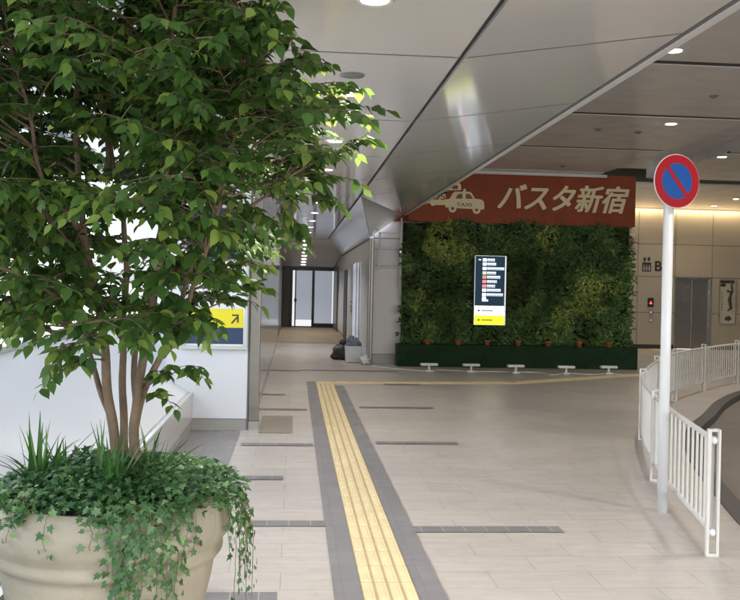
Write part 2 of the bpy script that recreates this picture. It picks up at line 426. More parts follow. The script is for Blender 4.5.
m.add([(-.6,26.31,CZ),(1.6,26.31,CZ),(1.6,36.2,2.36),(-.6,36.2,2.36)], [(0,3,2,1)], 2)
struct(m.build('ceiling', [M['ceil'],M['seam'],M['endceil']], fix=False))
m = MB(); m.box(-2.4, SE+.05, -3.1, 36.2, CZ+.04, CZ+.1)
m.add([(SE,-3.1,CZ+.035),(2.3,-3.1,EZ+.035),(2.3,YA,EZ+.035),(SE,YA,CZ+.035)], [(0,1,2,3)])
m.add([(2.275,-3.1,3.198),(2.305,-3.1,3.198),(2.305,19.5,3.198),(2.275,19.5,3.198),(2.275,-3.1,3.24),(2.275,19.5,3.24)], [(0,1,2,3),(0,3,5,4)])
for y in ys[1:-1]:
    m.add([(-2.2,y-.009,CZ-.001),(SE-.02,y-.009,CZ-.001),(SE-.02,y+.009,CZ-.001),(-2.2,y+.009,CZ-.001)], [(0,1,2,3)])
    if y < 14: m.add([(SE+.02,y-.009,CZ-.001),(2.27,y-.009,EZ-.001),(2.27,y+.009,EZ-.001),(SE+.02,y+.009,CZ-.001)], [(0,1,2,3)])
struct(m.build('ceiling_backing', M['seam'], fix=False))
m = MB()
m.add([(2.306,-3.1,3.19),(2.36,-3.1,3.19),(2.36,19.5,3.19),(2.306,19.5,3.19),(2.306,-3.1,4.6),(2.36,-3.1,4.15),(2.36,19.5,4.15),(2.306,19.5,4.6)],
      [(0,3,2,1),(0,1,5,4),(1,2,6,5),(2,3,7,6),(3,0,4,7)])
struct(m.build('beam_edge', M['trim']))
# right hand high ceiling with black slots
RZ = 4.15; X1 = 6.45; X2 = 7.6
sl = [3.5, 6.55, 9.6, 12.55, 15.62, 18.72]
m = MB()
ed = [-3.1]+sl
for i, y in enumerate(ed):
    a = y+(.18 if i else 0); b = sl[i] if i < len(sl) else 19.6
    m.box(ED+.03, X1, a, b, RZ, RZ+.03)
for a, b in [(-3.1,3.5),(3.68,9.6),(9.78,15.62),(15.8,19.5),(20.4,26.2)]:
    m.box(X2, 16, a, b, RZ, RZ+.03)
m.box(X1, X2, 20.4, 26.2, RZ, RZ+.03)
struct(m.build('high_ceiling', M['rceil']))
m = MB()
m.box(X1, X2, -3.1, 19.5, RZ+.20, RZ+.23)
m.box(X1-.01, X1, -3.1, 19.6, RZ+.03, RZ+.4); m.box(X2, X2+.01, -3.1, 19.5, RZ+.03, RZ+.4)
struct(m.build('ceiling_trough', M['rceil']))
m = MB(); m.box(ED+.03, 16, -3.1, 26.5, RZ+.4, RZ+.5)
for y in sl[:-1]: m.box(ED+.04, X1-.02, y+.001, y+.179, RZ+.012, RZ+.05)
for y in (3.5, 9.6, 15.62): m.box(X2+.02, 16, y+.001, y+.179, RZ+.012, RZ+.05)
struct(m.build('ceiling_void', M['ceil_dark']))

# downlights
def downlight(loc, r, lampm, label, group, power, col, spot=True, ang=110):
    t = thing('downlight', loc, label, 'ceiling light', group)
    m = MB(); m.lathe([(r*.78,.0),(r,-.004),(r*1.06,-.006),(r*1.1,-.001),(r*1.1,.004),(r*.78,.004)], 28); m.build('trim_ring', M['ring'], t)
    m = MB(); m.lathe([(.0001,-.002),(r*.78,-.002)], 28); m.build('lamp', lampm, t)
    if power:
        li = bpy.data.lights.new('downlight_lamp', 'SPOT'); li.energy = power*EK; li.color = col; li.spot_size = math.radians(ang); li.spot_blend = .6
        li.shadow_soft_size = r*.7
        lo = bpy.data.objects.new('downlight_beam', li); C.objects.link(lo); lo.location = (loc[0], loc[1], loc[2]-.02)
    return t
ordn = ['nearest','second','third','fourth','fifth','sixth','seventh','eighth','ninth','tenth','eleventh']
for k in range(10):
    Y = 4.32+2.13*k
    downlight((.35, Y, CZ-.002), .085, M['lamp'], 'round recessed downlight, %s in the row over the walkway from the camera' % ordn[k],
              'downlights in the row over the walkway', [125,40,48,50,50,44,34,26,40,70][k], (1,.95,.87))
for k in range(8):
    Y = 27+1.15*k; z = CZ-.64*(Y-26.31)/9.89
    t = thing('downlight', (.33-.0*k, Y, z-.012), 'small sloped ceiling downlight in the corridor, number %s before the glass doors' % ['eight','seven','six','five','four','three','two','one'][k], 'ceiling light', 'downlights on the sloped corridor ceiling')
    m = MB(); m.lathe([(.0001,-.006),(.07,-.006),(.085,.0)], 16); m.build('lamp', M['lamp'], t)
    if k % 2 == 0:
        li = bpy.data.lights.new('corridor_lamp', 'SPOT'); li.energy = 42*EK; li.color = (1,.96,.9); li.spot_size = math.radians(130); li.spot_blend = .6; li.shadow_soft_size = .08
        lo = bpy.data.objects.new('corridor_beam', li); C.objects.link(lo); lo.location = (.33, Y, z-.05)
m = MB(); m.lathe([(.0001,-.012),(.05,-.012),(.075,-.008),(.08,.0)], 24)
p = onz(352,75,CZ); o = m.build('ceiling_speaker', M['dkring']); o.location = (p.x, p.y, CZ-.002)
tag(o, 'small dark round ceiling speaker beside the second walkway downlight', 'speaker')
for (x, y) in [(3.86,5.7),(3.86,2.2),(6.0,6.2),(9.6,9.2),(9.6,14.5),(12.5,12)]:  # unseen lamps added to brighten the mid and far floor
    downlight((x, y, RZ-.002), .10, M['lampw'], 'warm downlight of the high ceiling outside the frame, over the taxi lane side', 'downlights in the high ceiling outside the frame', 75, (1,.92,.82), ang=125)
RL = [((674,51),'above the near edge of the high ceiling'),((671,124),'left of the dark trough, above the sign'),((722,157),'right of the no parking sign')]
for (q, l) in RL:
    p = onz(*q, RZ); downlight((p.x, p.y, RZ-.002), .10, M['lampw'], 'warm round downlight in the high brown ceiling '+l, 'downlights in the high ceiling', 85, (1,.92,.80), ang=130)
for i, q in enumerate([(676,205),(714,206),(736,199)]):
    p = onz(q[0], q[1], RZ); downlight((p.x, min(p.y, 25.2), RZ-.002), .09, M['lampw'], 'warm downlight near the elevator wall, '+['left one beside the sign pole','middle one over the elevator','rightmost by the photo edge'][i], 'downlights by the elevator wall', 16, (1,.80,.55), ang=120)
for i, q in enumerate([(714,96),(638,132),(598,129),(563,166)]):
    p = onz(q[0], q[1], RZ); o = MB(); o.lathe([(.0001,-.03),(.03,-.03),(.035,-.012),(.055,-.010),(.06,0)], 16)
    ob = o.build('smoke_detector', M['dkring']); ob.location = (p.x, p.y, RZ)
    tag(ob, 'small dark detector on the high brown ceiling, '+['the one farthest right, above the round sign','between two slots left of the round sign','second from the beam edge','above the red fascia lettering'][i], 'detector', 'detectors on the high ceiling')

# ================================================================== LEFT SIDE: windows, sloped sill, board wall, pillars
WX = -2.2
PY = 10.5; WY = 16.0; BX = -1.42
m = MB()
t = thing('window_bench', (0,0,0), 'long white sloped sill cabinet running under the left windows behind the potted tree', 'sill')
me_ = MB(); me_.prism([(-1.16,.43),(WX,1.08),(WX-.12,1.08),(WX-.12,.3),(-1.16,.3)], -6, WY); me_.build('sloped_top', M['white'], t)
me_ = MB(); me_.box(-1.16, -1.11, -6, PY-.002, .112, .415); me_.build('face', M['bench'], t)
me_ = MB(); me_.box(-1.2, -1.118, -6, PY-.002, .0, .108); me_.build('baseboard', M['base'], t)
# window wall
t = thing('window_wall', (0,0,0), 'tall window wall on the left with thin metal mullions, bright outside', 'window')
f_ = MB(); f_.box(WX-.1, WX, -6, WY, 1.082, 1.13); f_.box(WX-.1, WX, -6, WY, 2.93, 2.999); f_.build('frame', M['frame_al'], t)
Y = -5.5
while Y < WY:
    f_ = MB(); f_.box(WX-.09, WX+.005, Y-.02, Y+.02, 1.131, 2.929); f_.build('mullion', M['frame_al'], t); 
    g_ = MB(); g_.box(WX-.055, WX-.045, Y+.021, min(Y+1.479, WY), 1.131, 2.929); g_.build('pane', M['glass'], t)
    Y += 1.5
# wall facing the camera with board
t = thing('board_wall', (0,0,0), 'white panel wall facing the camera behind the tree, carrying a framed guide board', 'wall')
w_ = MB(); w_.box(BX, -.505, PY, PY+.12, .125, 2.999); w_.build('panel', M['white'], t)
w_ = MB(); w_.box(-1.16, -.505, PY+.01, PY+.1, 0, .12); w_.build('baseboard', M['base'], t)
w_ = MB(); w_.box(-.505, -.488, PY-.004, PY+.12, 0, 2.999); w_.build('joint', M['seam'], t)
t = thing('steel_pillar', (-.43, PY+.05, 0), 'brushed steel column at the end of the board wall by the walkway', 'pillar')
w_ = MB(); w_.box(-.055, .06, -.06, .15, .1, 2.998); w_.build('shaft', M['post'], t, bevel=.008)
w_ = MB(); w_.box(-.052, .064, -.064, .15, 0, .098); w_.build('base', M['base'], t)
# polished side wall running to the corridor
t = thing('side_wall', (0,0,0), 'polished reflective side wall left of the walkway beyond the steel column', 'wall')
w_ = MB()
for a in range(9):
    y0 = PY+.21+a*1.87; w_.box(-.50, -.44, y0+.006, y0+1.864, .1, 2.998)
w_.build('panel', M['polish'], t)
w_ = MB(); w_.box(-.50, -.435, PY+.21, 27.4, 0, .098); w_.build('baseboard', M['base'], t)
t = thing('white_pillar', (-.7,27.7,0), 'white pillar at the mouth of the carpeted corridor, left side', 'pillar')
w_ = MB(); w_.box(-.35, .22, -.25, .3, .1, 2.998); w_.build('shaft', M['white'], t)
w_ = MB(); w_.box(-.35, .225, -.255, .3, 0, .098); w_.build('base', M['base'], t)
m = MB(); m.box(-.6, -.46, 28.0, 36.2, 0, 2.9)
tag(m.build('brown_wall', M['brownwall']), 'dark brown wall on the left of the carpeted corridor', 'wall')

m = MB(); m.box(WX-.2, -.51, WY, WY+.1, 0, 2.999)
tag(m.build('recess_wall', M['white']), 'white wall closing the window recess behind the guide board', 'wall')
# guide board on the left wall
a = ony(181, 349, PY); b = ony(248.0, 205, PY)
t = thing('guide_board', (a.x, PY, a.z), 'framed guide board with yellow arrow strip on the white wall behind the tree', 'sign')
W = -.515-a.x; Hh = b.z-a.z
f_ = MB()
fw = .045
f_.box(0,W,-.05,0,0,fw); f_.box(0,W,-.05,0,Hh-fw,Hh); f_.box(0,fw,-.05,0,fw,Hh-fw); f_.box(W-fw,W,-.05,0,fw,Hh-fw)
f_.build('frame', M['frame_al'], t, bevel=.006)
za = .065; zb = .25; zc = .46
f_ = MB(); f_.box(fw,W-fw,-.02,-.004,fw,fw+.02, 1); f_.box(fw,W-fw,-.02,-.004,fw+.02,zb,0); f_.build('navy_strip', [M['b_navy'], M['swhite']], t)
f_ = MB(); f_.box(fw,W-fw,-.02,-.004,zb+.001,zc); f_.build('yellow_strip', M['b_yellow'], t)
f_ = MB(); f_.box(fw,W-fw,-.02,-.004,zc+.001,1.02); f_.build('map_panel', M['swhite'], t)
f_ = MB(); f_.box(fw,W-fw,-.02,-.004,1.021,Hh-fw); f_.build('header_panel', M['b_navy'], t)
f_ = MB()       # arrow up right
ax, az = W-fw-.10, (zb+zc)/2
f_.prism([(ax-.04,az-.05),(ax-.028,az-.062),(ax+.035,az+.01),(ax+.022,az+.022)], -.024, -.021)
f_.prism([(ax-.03,az+.03),(ax+.045,az+.03),(ax+.045,az+.046),(ax-.03,az+.046)], -.024, -.021)
f_.prism([(ax+.029,az-.045),(ax+.045,az-.045),(ax+.045,az+.0295),(ax+.029,az+.0295)], -.024, -.021)
f_.build('arrow', M['black'], t)
f_ = MB()
for i in range(7):
    z = .55+i*.065; f_.box(fw+.04, fw+.10, -.023, -.021, z, z+.03); f_.box(fw+.13, fw+.13+.2+.08*(i*7 % 3), -.023, -.021, z+.005, z+.022)
f_.build('map_lines', M['b_navy'], t)

# ================================================================== CORRIDOR RIGHT WALL, CORNER, END DOORS
CX = 1.6
t = thing('corridor_wall', (0,0,0), 'white corridor wall on the right, from the corner post back to the glass doors', 'wall')
w_ = MB(); w_.box(CX, CX+.15, 19.72, 36.2, .12, 2.998); w_.build('panel', M['white'], t)
w_ = MB(); w_.box(CX-.004, CX+.15, 19.72, 36.2, 0, .118); w_.build('baseboard', M['base'], t)
w_ = MB(); w_.box(CX-.01, CX+.0, 19.72, 36.2, 2.66, 2.70); w_.build('top_joint', M['seam'], t)
t = thing('corner_post', (1.63,19.6,0), 'grey metal corner post where the corridor meets the white front wall', 'post')
w_ = MB(); w_.box(-.05,.05,-.08,.115,0,2.68); w_.build('shaft', M['post'], t, bevel=.01)
w_ = MB(); w_.box(-.02,.0,-.086,-.081,0,2.68); w_.build('groove', M['seam'], t)
t = thing('front_wall', (0,0,0), 'pale pinkish wall panel between the corner post and the plant wall', 'wall')
w_ = MB()
for z0, z1 in [(.22,2.10),(2.11,2.45),(2.46,2.68),(2.70,3.4),(3.41,4.14)]: w_.box(1.69, 7.3, 19.6, 19.75, z0, z1)
w_.build('panel', M['wall_pink'], t)
w_ = MB(); w_.box(1.69, 2.3, 19.595, 19.75, 0, .21); w_.build('baseboard', M['base'], t)
w_ = MB(); w_.box(1.685, 7.3, 19.62, 19.74, .2, 4.14); w_.build('joint', M['seam'], t)
t = thing('wall_bracket', (0,19.45,0), 'thin white tube frame fixed on the pale wall beside the corner post', 'bracket')
xa = ony(379.5,250,19.45).x; xb = ony(401,250,19.45).x
z0 = ony(380,270,19.45).z; z1 = ony(380,232,19.45).z; z2 = ony(401,218,19.45).z
w_ = MB(); w_.tube([(xa,0,z0),(xa,0,z1)], .018); w_.build('upright', M['pole'], t)
w_ = MB(); w_.tube([(xb,0,1.6),(xb,0,z2)], .022); w_.build('upright', M['pole'], t)
for z in (z0+.05, ony(390,247,19.45).z, z1-.02):
    w_ = MB(); w_.tube([(xa,0,z),(xb,0,z)], .010, 6); w_.build('crossbar', M['pole'], t)
t = thing('security_camera', (xb-.03,19.38,ony(399,252,19.4).z), 'small black security camera on the tube frame beside the plant wall', 'camera')
w_ = MB(); w_.box(-.03,.03,-.07,.05,-.03,.03); w_.tube([(0,.0,-.03),(0,.03,-.10)], .012); w_.build('housing', M['black'], t)
w_ = MB(); w_.tube([(0,-.07,0),(0,-.09,0)], .02, 12); w_.build('lens', M['steel'], t)
# doors in corridor wall
t = thing('corridor_door', (CX,0,0), 'grey framed double side door in the white corridor wall behind the crate', 'door')
ya = 22.0; yb = 24.9
for y0, y1, mm, nm in [(ya,ya+.32,M['frame_al'],'frame'),(ya+1.0,ya+1.3,M['frame_al'],'frame'),(yb-.3,yb,M['frame_al'],'frame')]:
    w_ = MB(); w_.box(-.03,-.001,y0,y1,.02,2.25); w_.build(nm, mm, t)
for y0, y1 in [(ya+.32,ya+1.0),(ya+1.3,yb-.3)]:
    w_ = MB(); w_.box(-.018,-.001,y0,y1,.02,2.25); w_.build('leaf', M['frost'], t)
w_ = MB(); w_.tube([(-.06,yb+.1-.25,.95),(-.06,yb+.1-.25,1.25)], .015); w_.build('handle', M['steel'], t)
m = MB(); m.box(CX-.02, CX-.001, 27.6, 29.3, .02, 2.15)
tag(m.build('dark_door', M['black']), 'narrow black door deeper along the white corridor wall', 'door')
m = MB(); m.box(CX-.06, CX-.001, 33.2, 36.1, .0, 2.35)
tag(m.build('brown_panel', mat('brown_door_panel', (.16,.12,.09), .3)), 'brown panel on the right just before the glass doors', 'panel')
t = thing('glass_doors', (0,36.2,0), 'black framed double glass doors at the far end of the carpeted corridor', 'door')
dl = ony(289,300,36.2).x; dr = ony(338,300,36.2).x; dm = ony(313,300,36.2).x; zt = ony(313,269.5,36.2).z; 
f_ = MB()
f_.box(dl,dr,-.08,0,zt-.05,zt+.06); f_.box(dl,dl+.13,-.08,0,0,zt-.05); f_.box(dr-.06,dr,-.08,0,0,zt-.05); f_.box(dm-.05,dm+.05,-.08,0,0,zt-.05)
f_.box(dm+.05,dr-.06,-.08,0,0,.17); f_.box(dl+.13,dm-.05,-.07,0,0,.05); f_.build('frame', M['black'], t)
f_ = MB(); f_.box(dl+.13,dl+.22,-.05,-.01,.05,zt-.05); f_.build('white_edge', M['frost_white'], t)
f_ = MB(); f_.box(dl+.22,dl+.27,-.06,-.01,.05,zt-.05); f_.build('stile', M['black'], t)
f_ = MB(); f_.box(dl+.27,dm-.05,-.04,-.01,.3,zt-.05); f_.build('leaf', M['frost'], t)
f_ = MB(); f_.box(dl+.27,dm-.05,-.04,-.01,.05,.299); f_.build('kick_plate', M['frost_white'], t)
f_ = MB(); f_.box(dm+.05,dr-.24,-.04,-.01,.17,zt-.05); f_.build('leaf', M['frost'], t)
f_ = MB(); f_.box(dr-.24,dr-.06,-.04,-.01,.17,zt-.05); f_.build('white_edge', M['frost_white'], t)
f_ = MB(); f_.box(dl+.2,dl+.3,-.1,-.06,1.0,1.12); f_.build('handle', M['black'], t)
m = MB(); m.box(-.6, 1.75, 36.2, 36.4, 0, 3.1)
tag(m.build('end_wall', M['brownwall']), 'dark end wall around the glass doors of the corridor', 'wall')

# ================================================================== RED FASCIA
YF = 19.3
fl = ony(400,222,YF); fr = ony(635,226,YF)
zb_ = (fl.z+fr.z)/2
t = thing('fascia_sign', (0,YF,0), 'rust red fascia with cream taxi, bus and Japanese lettering above the plant wall', 'sign')
w_ = MB(); w_.box(2.0, fr.x, .205, .25, zb_, RZ-.002); w_.box(2.37, fr.x, 0, .2, zb_, RZ-.002); w_.build('fascia_panel', M['red'], t)
w_ = MB(); w_.box(ED+.05, ony(607,172,YF-.1).x, -.12, -.06, RZ-.06, RZ-.003); w_.build('top_trim', M['trim'], t)
def FP(px, py): q = ony(px, py, YF-.02); return (q.x, q.z)
# letters
a = FP(497,214); b = FP(629,213); zt_ = FP(560,184)[1]
hh = zt_-FP(560,211.5)[1]
tw, tz = b[0]-a[0], FP(560,212)[1]
lt = text_obj('バスタ新宿', 1, M['cream'], t, (a[0], 0, tz), shear=.28, extrude=.004, fitw=(tw-.03, hh-.02))
lbm = bmesh.new()
for i, (dx_, dz_) in enumerate([(0,0),(.012,.004),(.024,0),(.036,.006),(.006,.018),(.018,.02),(.030,.018),(.018,.010)]):
    c_ = lt.data.copy(); c_.transform(Matrix.Translation((dx_, dz_, .010+.0011*i))); lbm.from_mesh(c_); bpy.data.meshes.remove(c_)
lbm.to_mesh(lt.data); lbm.free()
# taxi silhouette
def pp(L): return [FP(*q) for q in L]
w_ = MB()
w_.prism(pp([(445.2,207.5),(445.2,199.5),(449.5,198.8),(453,193),(455,191.6),(469.5,191.8),(471.5,192.8),(475,198.6),(481.5,199.6),(484,201.8),(484.4,208.6),(483,209.6)]), -.02, -.008)
def disc(w, px, py, r, y0, y1, mi=0, n=20):
    c = FP(px, py); w.prism([(c[0]+r*math.cos(2*PI*k/n), c[1]+r*math.sin(2*PI*k/n)) for k in range(n)], y0, y1, mi)
for q in ((452.5,208.5),(476.5,210)): disc(w_, *q, .085, -.026, -.0205)
w_.prism(pp([(463,191.8),(463.3,189.6),(464.5,188.3),(466,189.6),(466.2,191.8)]), -.02, -.008)
w_.build('taxi_silhouette', M['cream'], t)
w_ = MB()
w_.prism(pp([(455.5,198.6),(457.5,194.9),(459,193.9),(462.4,193.9),(462.4,198.7)]), -.024, -.0205)
w_.build('taxi_window', M['maroon'], t); w_ = MB()
w_.prism(pp([(465.8,198.7),(465.8,193.9),(469.3,194),(470.6,195),(472.9,198.9)]), -.024, -.0205)
w_.build('taxi_window', M['maroon'], t)
for q in ((452.5,208.5),(476.5,210)): w_ = MB(); disc(w_, *q, .033, -.030, -.0265); w_.build('wheel_hub', M['maroon'], t)
a = FP(456.5,206.2); b = FP(471.5,203)
text_obj('TAXI', 1, M['maroon'], t, (a[0], -.0225, a[1]), offset=.012, extrude=.002, fitw=(b[0]-a[0], .075))
w_ = MB()
w_.prism(pp([(410,207),(410,192),(448,191.5),(448,186),(450,182.5),(459,182.8),(461,185),(461.3,190),(445.5,190.5),(445.5,205),(436,205),(432,206),(430,203)]), -.0185, -.009)
w_.build('bus_silhouette', M['cream'], t)
w_ = MB(); w_.prism(pp([(452.2,189.0),(452.2,185.3),(458,185.5),(458,189.2)]), -.0205, -.0188); w_.build('bus_window', M['maroon'], t)
a = FP(427,199.5); b = FP(445,199.5)
text_obj('BUS', 1, M['maroon'], t, (a[0], -.021, a[1]), offset=.012, extrude=.002, fitw=(b[0]-a[0], .14))

# ================================================================== PLANT WALL
GX0, GX1 = 2.3, 7.26; GZ0, GZ1 = .42, zb_+.03
t = thing('plant_wall', (0,0,0), 'dense vertical garden of mixed green plants under the red fascia', 'plant wall')
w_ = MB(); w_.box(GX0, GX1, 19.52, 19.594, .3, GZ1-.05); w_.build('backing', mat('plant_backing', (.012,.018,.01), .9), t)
def leaf(mb, p, d, n, L, W, tint, mi=0, fold=.25, droop=.15):
    d = d.normalized(); s = d.cross(n); 
    if s.length < 1e-3: s = d.cross(Vector((.3,.9,.1)))
    s.normalize(); n = s.cross(d).normalized()
    def P(t, w, h=0): return p+d*(L*t)+s*(W*w)+n*(W*(abs(w)*fold)-L*droop*t*t)
    v = [P(0,0)]
    for t_, w_q in ((.13,.30),(.32,.5),(.55,.46),(.76,.27),(.9,.10)): v += [P(t_,w_q), P(t_,0), P(t_,-w_q)]
    v.append(P(1.04,0)); fs = [(0,2,1),(0,3,2)]
    for k in range(4):
        a = 1+k*3; fs += [(a,a+1,a+4,a+3),(a+1,a+2,a+5,a+4)]
    fs += [(13,14,16),(14,15,16)]
    mb.add(v, fs, mi, tint, True)
def leaf4(mb, p, d, n, L, W, tint, mi=0):
    d = d.normalized(); s = d.cross(n)
    if s.length < 1e-3: s = Vector((1,0,0))
    s.normalize(); n = s.cross(d)
    v = [p, p+d*L*.5+s*W*.5+n*W*.15, p+d*L-n*L*.15, p+d*L*.5-s*W*.5+n*W*.15]
    mb.add(v, [(0,1,2),(0,2,3)], mi, tint)
layers = [MB(), MB(), MB()]
lime = [(onp[0], onp[1], r) for onp, r in [((ony(447,252,19.4).x, ony(447,252,19.4).z),.55),((ony(440,232,19.4).x, ony(440,232,19.4).z),.35),((ony(590,300,19.4).x, ony(590,300,19.4).z),.50),((ony(610,285,19.4).x, ony(610,285,19.4).z),.3),
        ((ony(545,240,19.4).x, ony(545,240,19.4).z),.3),((ony(420,300,19.4).x, ony(420,300,19.4).z),.28),((ony(560,318,19.4).x, ony(560,318,19.4).z),.3)]]
fern = [(R_.uniform(GX0,GX1), R_.uniform(GZ0,GZ1), R_.uniform(.25,.5)) for _ in range(13)]
def clump(x, z):
    dl_ = min([math.hypot(x-a, z-b)/r for a, b, r in lime]); df = min([math.hypot(x-a, z-b)/r for a, b, r in fern])
    nz = noise.noise(Vector((x*1.7, z*1.7, 3)))
    bul = .10+.13*noise.noise(Vector((x*1.3, 7, z*1.3)))+.06*noise.noise(Vector((x*4, 2, z*4)))
    base = Vector((x, 19.5-bul-R_.uniform(0,.05), z))
    if dl_+nz*.5 < .85 and R_.random() < .75: k = 1
    elif df+nz*.4 < 1: k = 2
    else: k = 0
    tb = min(1, max(0, .35+.55*noise.noise(Vector((x*2.3, 1, z*2.3)))+R_.uniform(-.15,.2)))
    if k == 2:     # arching fronds
        d0 = Vector((R_.uniform(-.8,.8), -1, R_.uniform(-.3,.7))).normalized(); L = R_.uniform(.16,.30)
        for i in range(9):
            s = i/8; c = base+d0*(L*s)+Vector((0,0,-L*.6*s*s)); sd = d0.cross(Vector((0,0,1))).normalized()
            for sg in (-1,1): leaf4(layers[2], c, sd*sg+d0*.5+Vector((0,0,-.25)), Vector((0,-.4,1)), .062*(1-.55*s), .018, tb)
    else:
        nn = 7 if k == 0 else 9
        for i in range(nn):
            d = Vector((R_.gauss(0,1), -abs(R_.gauss(.2,.6)), R_.gauss(-.15,.8)))
            L = R_.uniform(.05,.14) if k == 0 else R_.uniform(.045,.085)
            leaf4(layers[k], base+Vector((R_.gauss(0,.04), R_.uniform(-.06,.03), R_.gauss(0,.04))), d, Vector((0,-.8,.6)), L, L*.55, min(1,tb+R_.uniform(-.15,.25)))
for i in range(3600): clump(R_.uniform(GX0,GX1), R_.uniform(GZ0,GZ1))
for k, (nm, lb) in enumerate([('foliage','dark green leaves'),('foliage','yellow green small leaves'),('foliage','feathery fern leaves')]):
    plabel(layers[k].build(nm, [M['gw1'],M['gw2'],M['gw3']][k], t, fix=False), lb)
# turf covered planter box
t = thing('turf_planter', (0,0,0), 'long low planter box clad in dark artificial turf along the foot of the plant wall', 'planter')
px0 = ony(397,366,19.1).x; px1 = ony(637,369,19.1).x
w_ = MB(); w_.box(px0, px1, 19.08, 19.5, 0, .46); w_.build('box', M['turf'], t)
w_ = MB()
for i in range(16000):
    if R_.random() < .3: x = R_.uniform(px0,px1); y = R_.uniform(19.08,19.3); z = .46; d = Vector((R_.gauss(0,.4), R_.gauss(0,.4), 1))
    else: x = R_.uniform(px0,px1); y = 19.08; z = R_.uniform(.02,.46); d = Vector((R_.gauss(0,.5), -.9, .35+R_.gauss(0,.3)))
    leaf4(w_, Vector((x,y,z)), d, Vector((1,.1,.2)), R_.uniform(.015,.03), .008, R_.random())
w_.build('turf', leafmat('turf_blade', (.010,.042,.014), (.018,.07,.024), (.035,.10,.036), .6, .1), t, fix=False)
# terracotta pots
def terrapot():
    t = thing('terracotta_pot', (0,0,0), '', 'flower pot', 'terracotta pots along the turf planter')
    w_ = MB(); w_.lathe([(.045,0),(.062,.085),(.072,.085),(.074,.112),(.060,.112),(.055,.09)], 20, closed=False); w_.build('pot', M['terra'], t)
    w_ = MB(); w_.lathe([(.0001,.098),(.058,.098)], 20); w_.build('soil', M['soil'], t)
    w_ = MB()
    for i in range(26):
        d = Vector((R_.gauss(0,.6), R_.gauss(0,.6), 1)); leaf(w_, Vector((R_.gauss(0,.015), R_.gauss(0,.015), .10)), d, Vector((0,-1,.2)), R_.uniform(.06,.11), .03, R_.random()*.6)
    w_.build('plant', M['gw3'], t, fix=False)
    return t
tp = terrapot()
pw = ['leftmost terracotta pot on the planter edge, below the lime leaves','second terracotta pot from the left on the planter edge','third terracotta pot, under the lit directory','middle terracotta pot of the row on the planter','fifth terracotta pot from the left, right of the directory','second terracotta pot from the right on the planter','rightmost terracotta pot at the end of the planter']
for i, x in enumerate([427,458,487,518,548,579,609]):
    p = ony(x, 349, 19.16); loc = (p.x, 19.17, .462)
    if i == 0: tp.location = loc; tp['label'] = pw[0]; o = tp
    else: o = dup(tp, loc, R_.uniform(0,6), pw[i])
# lit directory
a = ony(474.5,324.5,19.1); b = ony(505.5,256.5,19.1)
W = b.x-a.x; Hh = b.z-a.z
t = thing('directory_sign', (a.x, 19.12, a.z), 'lit navy, white and yellow directory panel mounted in the plant wall', 'sign')
w_ = MB(); w_.box(-.015,W+.035,.012,.34,-.01,Hh+.012); w_.build('housing', M['frame_al'], t, bevel=.004)
zy = Hh*.135; zw = Hh*.275
w_ = MB(); w_.box(0,W,0,.01,0,zy); w_.build('yellow_strip', M['s_yellow'], t)
w_ = MB(); w_.box(0,W,0,.01,zy+.001,zw); w_.build('white_strip', M['s_white'], t)
w_ = MB(); w_.box(0,W,0,.01,zw+.001,Hh); w_.build('navy_panel', M['s_navy'], t)
ic = MB()
hts = [.945,.885,.82,.755,.695,.63,.565,.505,.44,.385]
wd = [.15,.18,.36,.18,.28,.20,.16,.30,.34,.0]
for i, (h, w) in enumerate(zip(hts, wd)):
    z = Hh*h; mi = {3:2, 4:1, 5:1, 6:1}.get(i, 0)
    x0 = W*.24
    ic.box(x0, x0+.085, -.003, -.001, z-.035, z+.03, mi)
    q = x0+.10
    while q < x0+.10+w:
        l = R_.uniform(.02,.045); ic.box(q, q+l, -.003, -.001, z-.005, z+.026, 0); ic.box(q, q+l, -.003, -.001, z-.028, z-.016, 0); q += l+.007
ic.box(W*.10,W*.18,-.003,-.001,Hh*.945-.012,Hh*.945+.01,0)
ic.box(W*.24,W*.24+.13,-.003,-.001,Hh*.36-.03,Hh*.36+.01,0)
ic.build('listing', [M['s_white'], M['s_red'], M['s_green']], t)
for z in (zy*.5, (zy+zw)/2):
    ic = MB()
    ic.prism([(W*.09,z),(W*.15,z+.03),(W*.15,z+.01),(W*.19,z+.01),(W*.19,z-.01),(W*.15,z-.01),(W*.15,z-.03)], -.003, -.001)
    ic.build('strip_arrow', M['s_navy'], t); ic = MB()
    q = W*.24
    while q < W*.62: ic.box(q, q+.022, -.003, -.001, z-.015, z+.018); q += .03
    ic.build('strip_listing', M['s_navy'], t)
# floor flood lights
def flood():
    t = thing('floor_floodlight', (0,0,0), '', 'floodlight', 'white floodlights along the planter')
    w_ = MB(); w_.box(-.17,.17,-.06,.06,.115,.165); w_.build('lamp_head', M['stand'], t, bevel=.012)
    w_ = MB(); w_.box(-.02,.02,-.02,.02,.03,.114); w_.build('stem', M['stand'], t)
    w_ = MB(); w_.box(-.075,.075,-.06,.06,0,.03); w_.build('base', M['stand'], t, bevel=.006)
    w_ = MB(); w_.box(-.15,.15,.061,.065,.125,.158); w_.build('lens', M['frame_al'], t)
    return t
fl_ = flood()
fw_ = ['leftmost white floodlight on the floor before the turf planter','second white floodlight from the left, on the floor','middle white floodlight, in front of and right of the directory','second white floodlight from the right, on the floor','rightmost white floodlight nearest the fence']
for i, (x, y) in enumerate([(429,371.5),(471,372),(515.5,373),(566,374),(608.5,374)]):
    p = onz(x, y)
    if i == 0: fl_.location = p; fl_['label'] = fw_[0]
    else: dup(fl_, p, R_.uniform(-.08,.08), fw_[i])
w_ = MB()
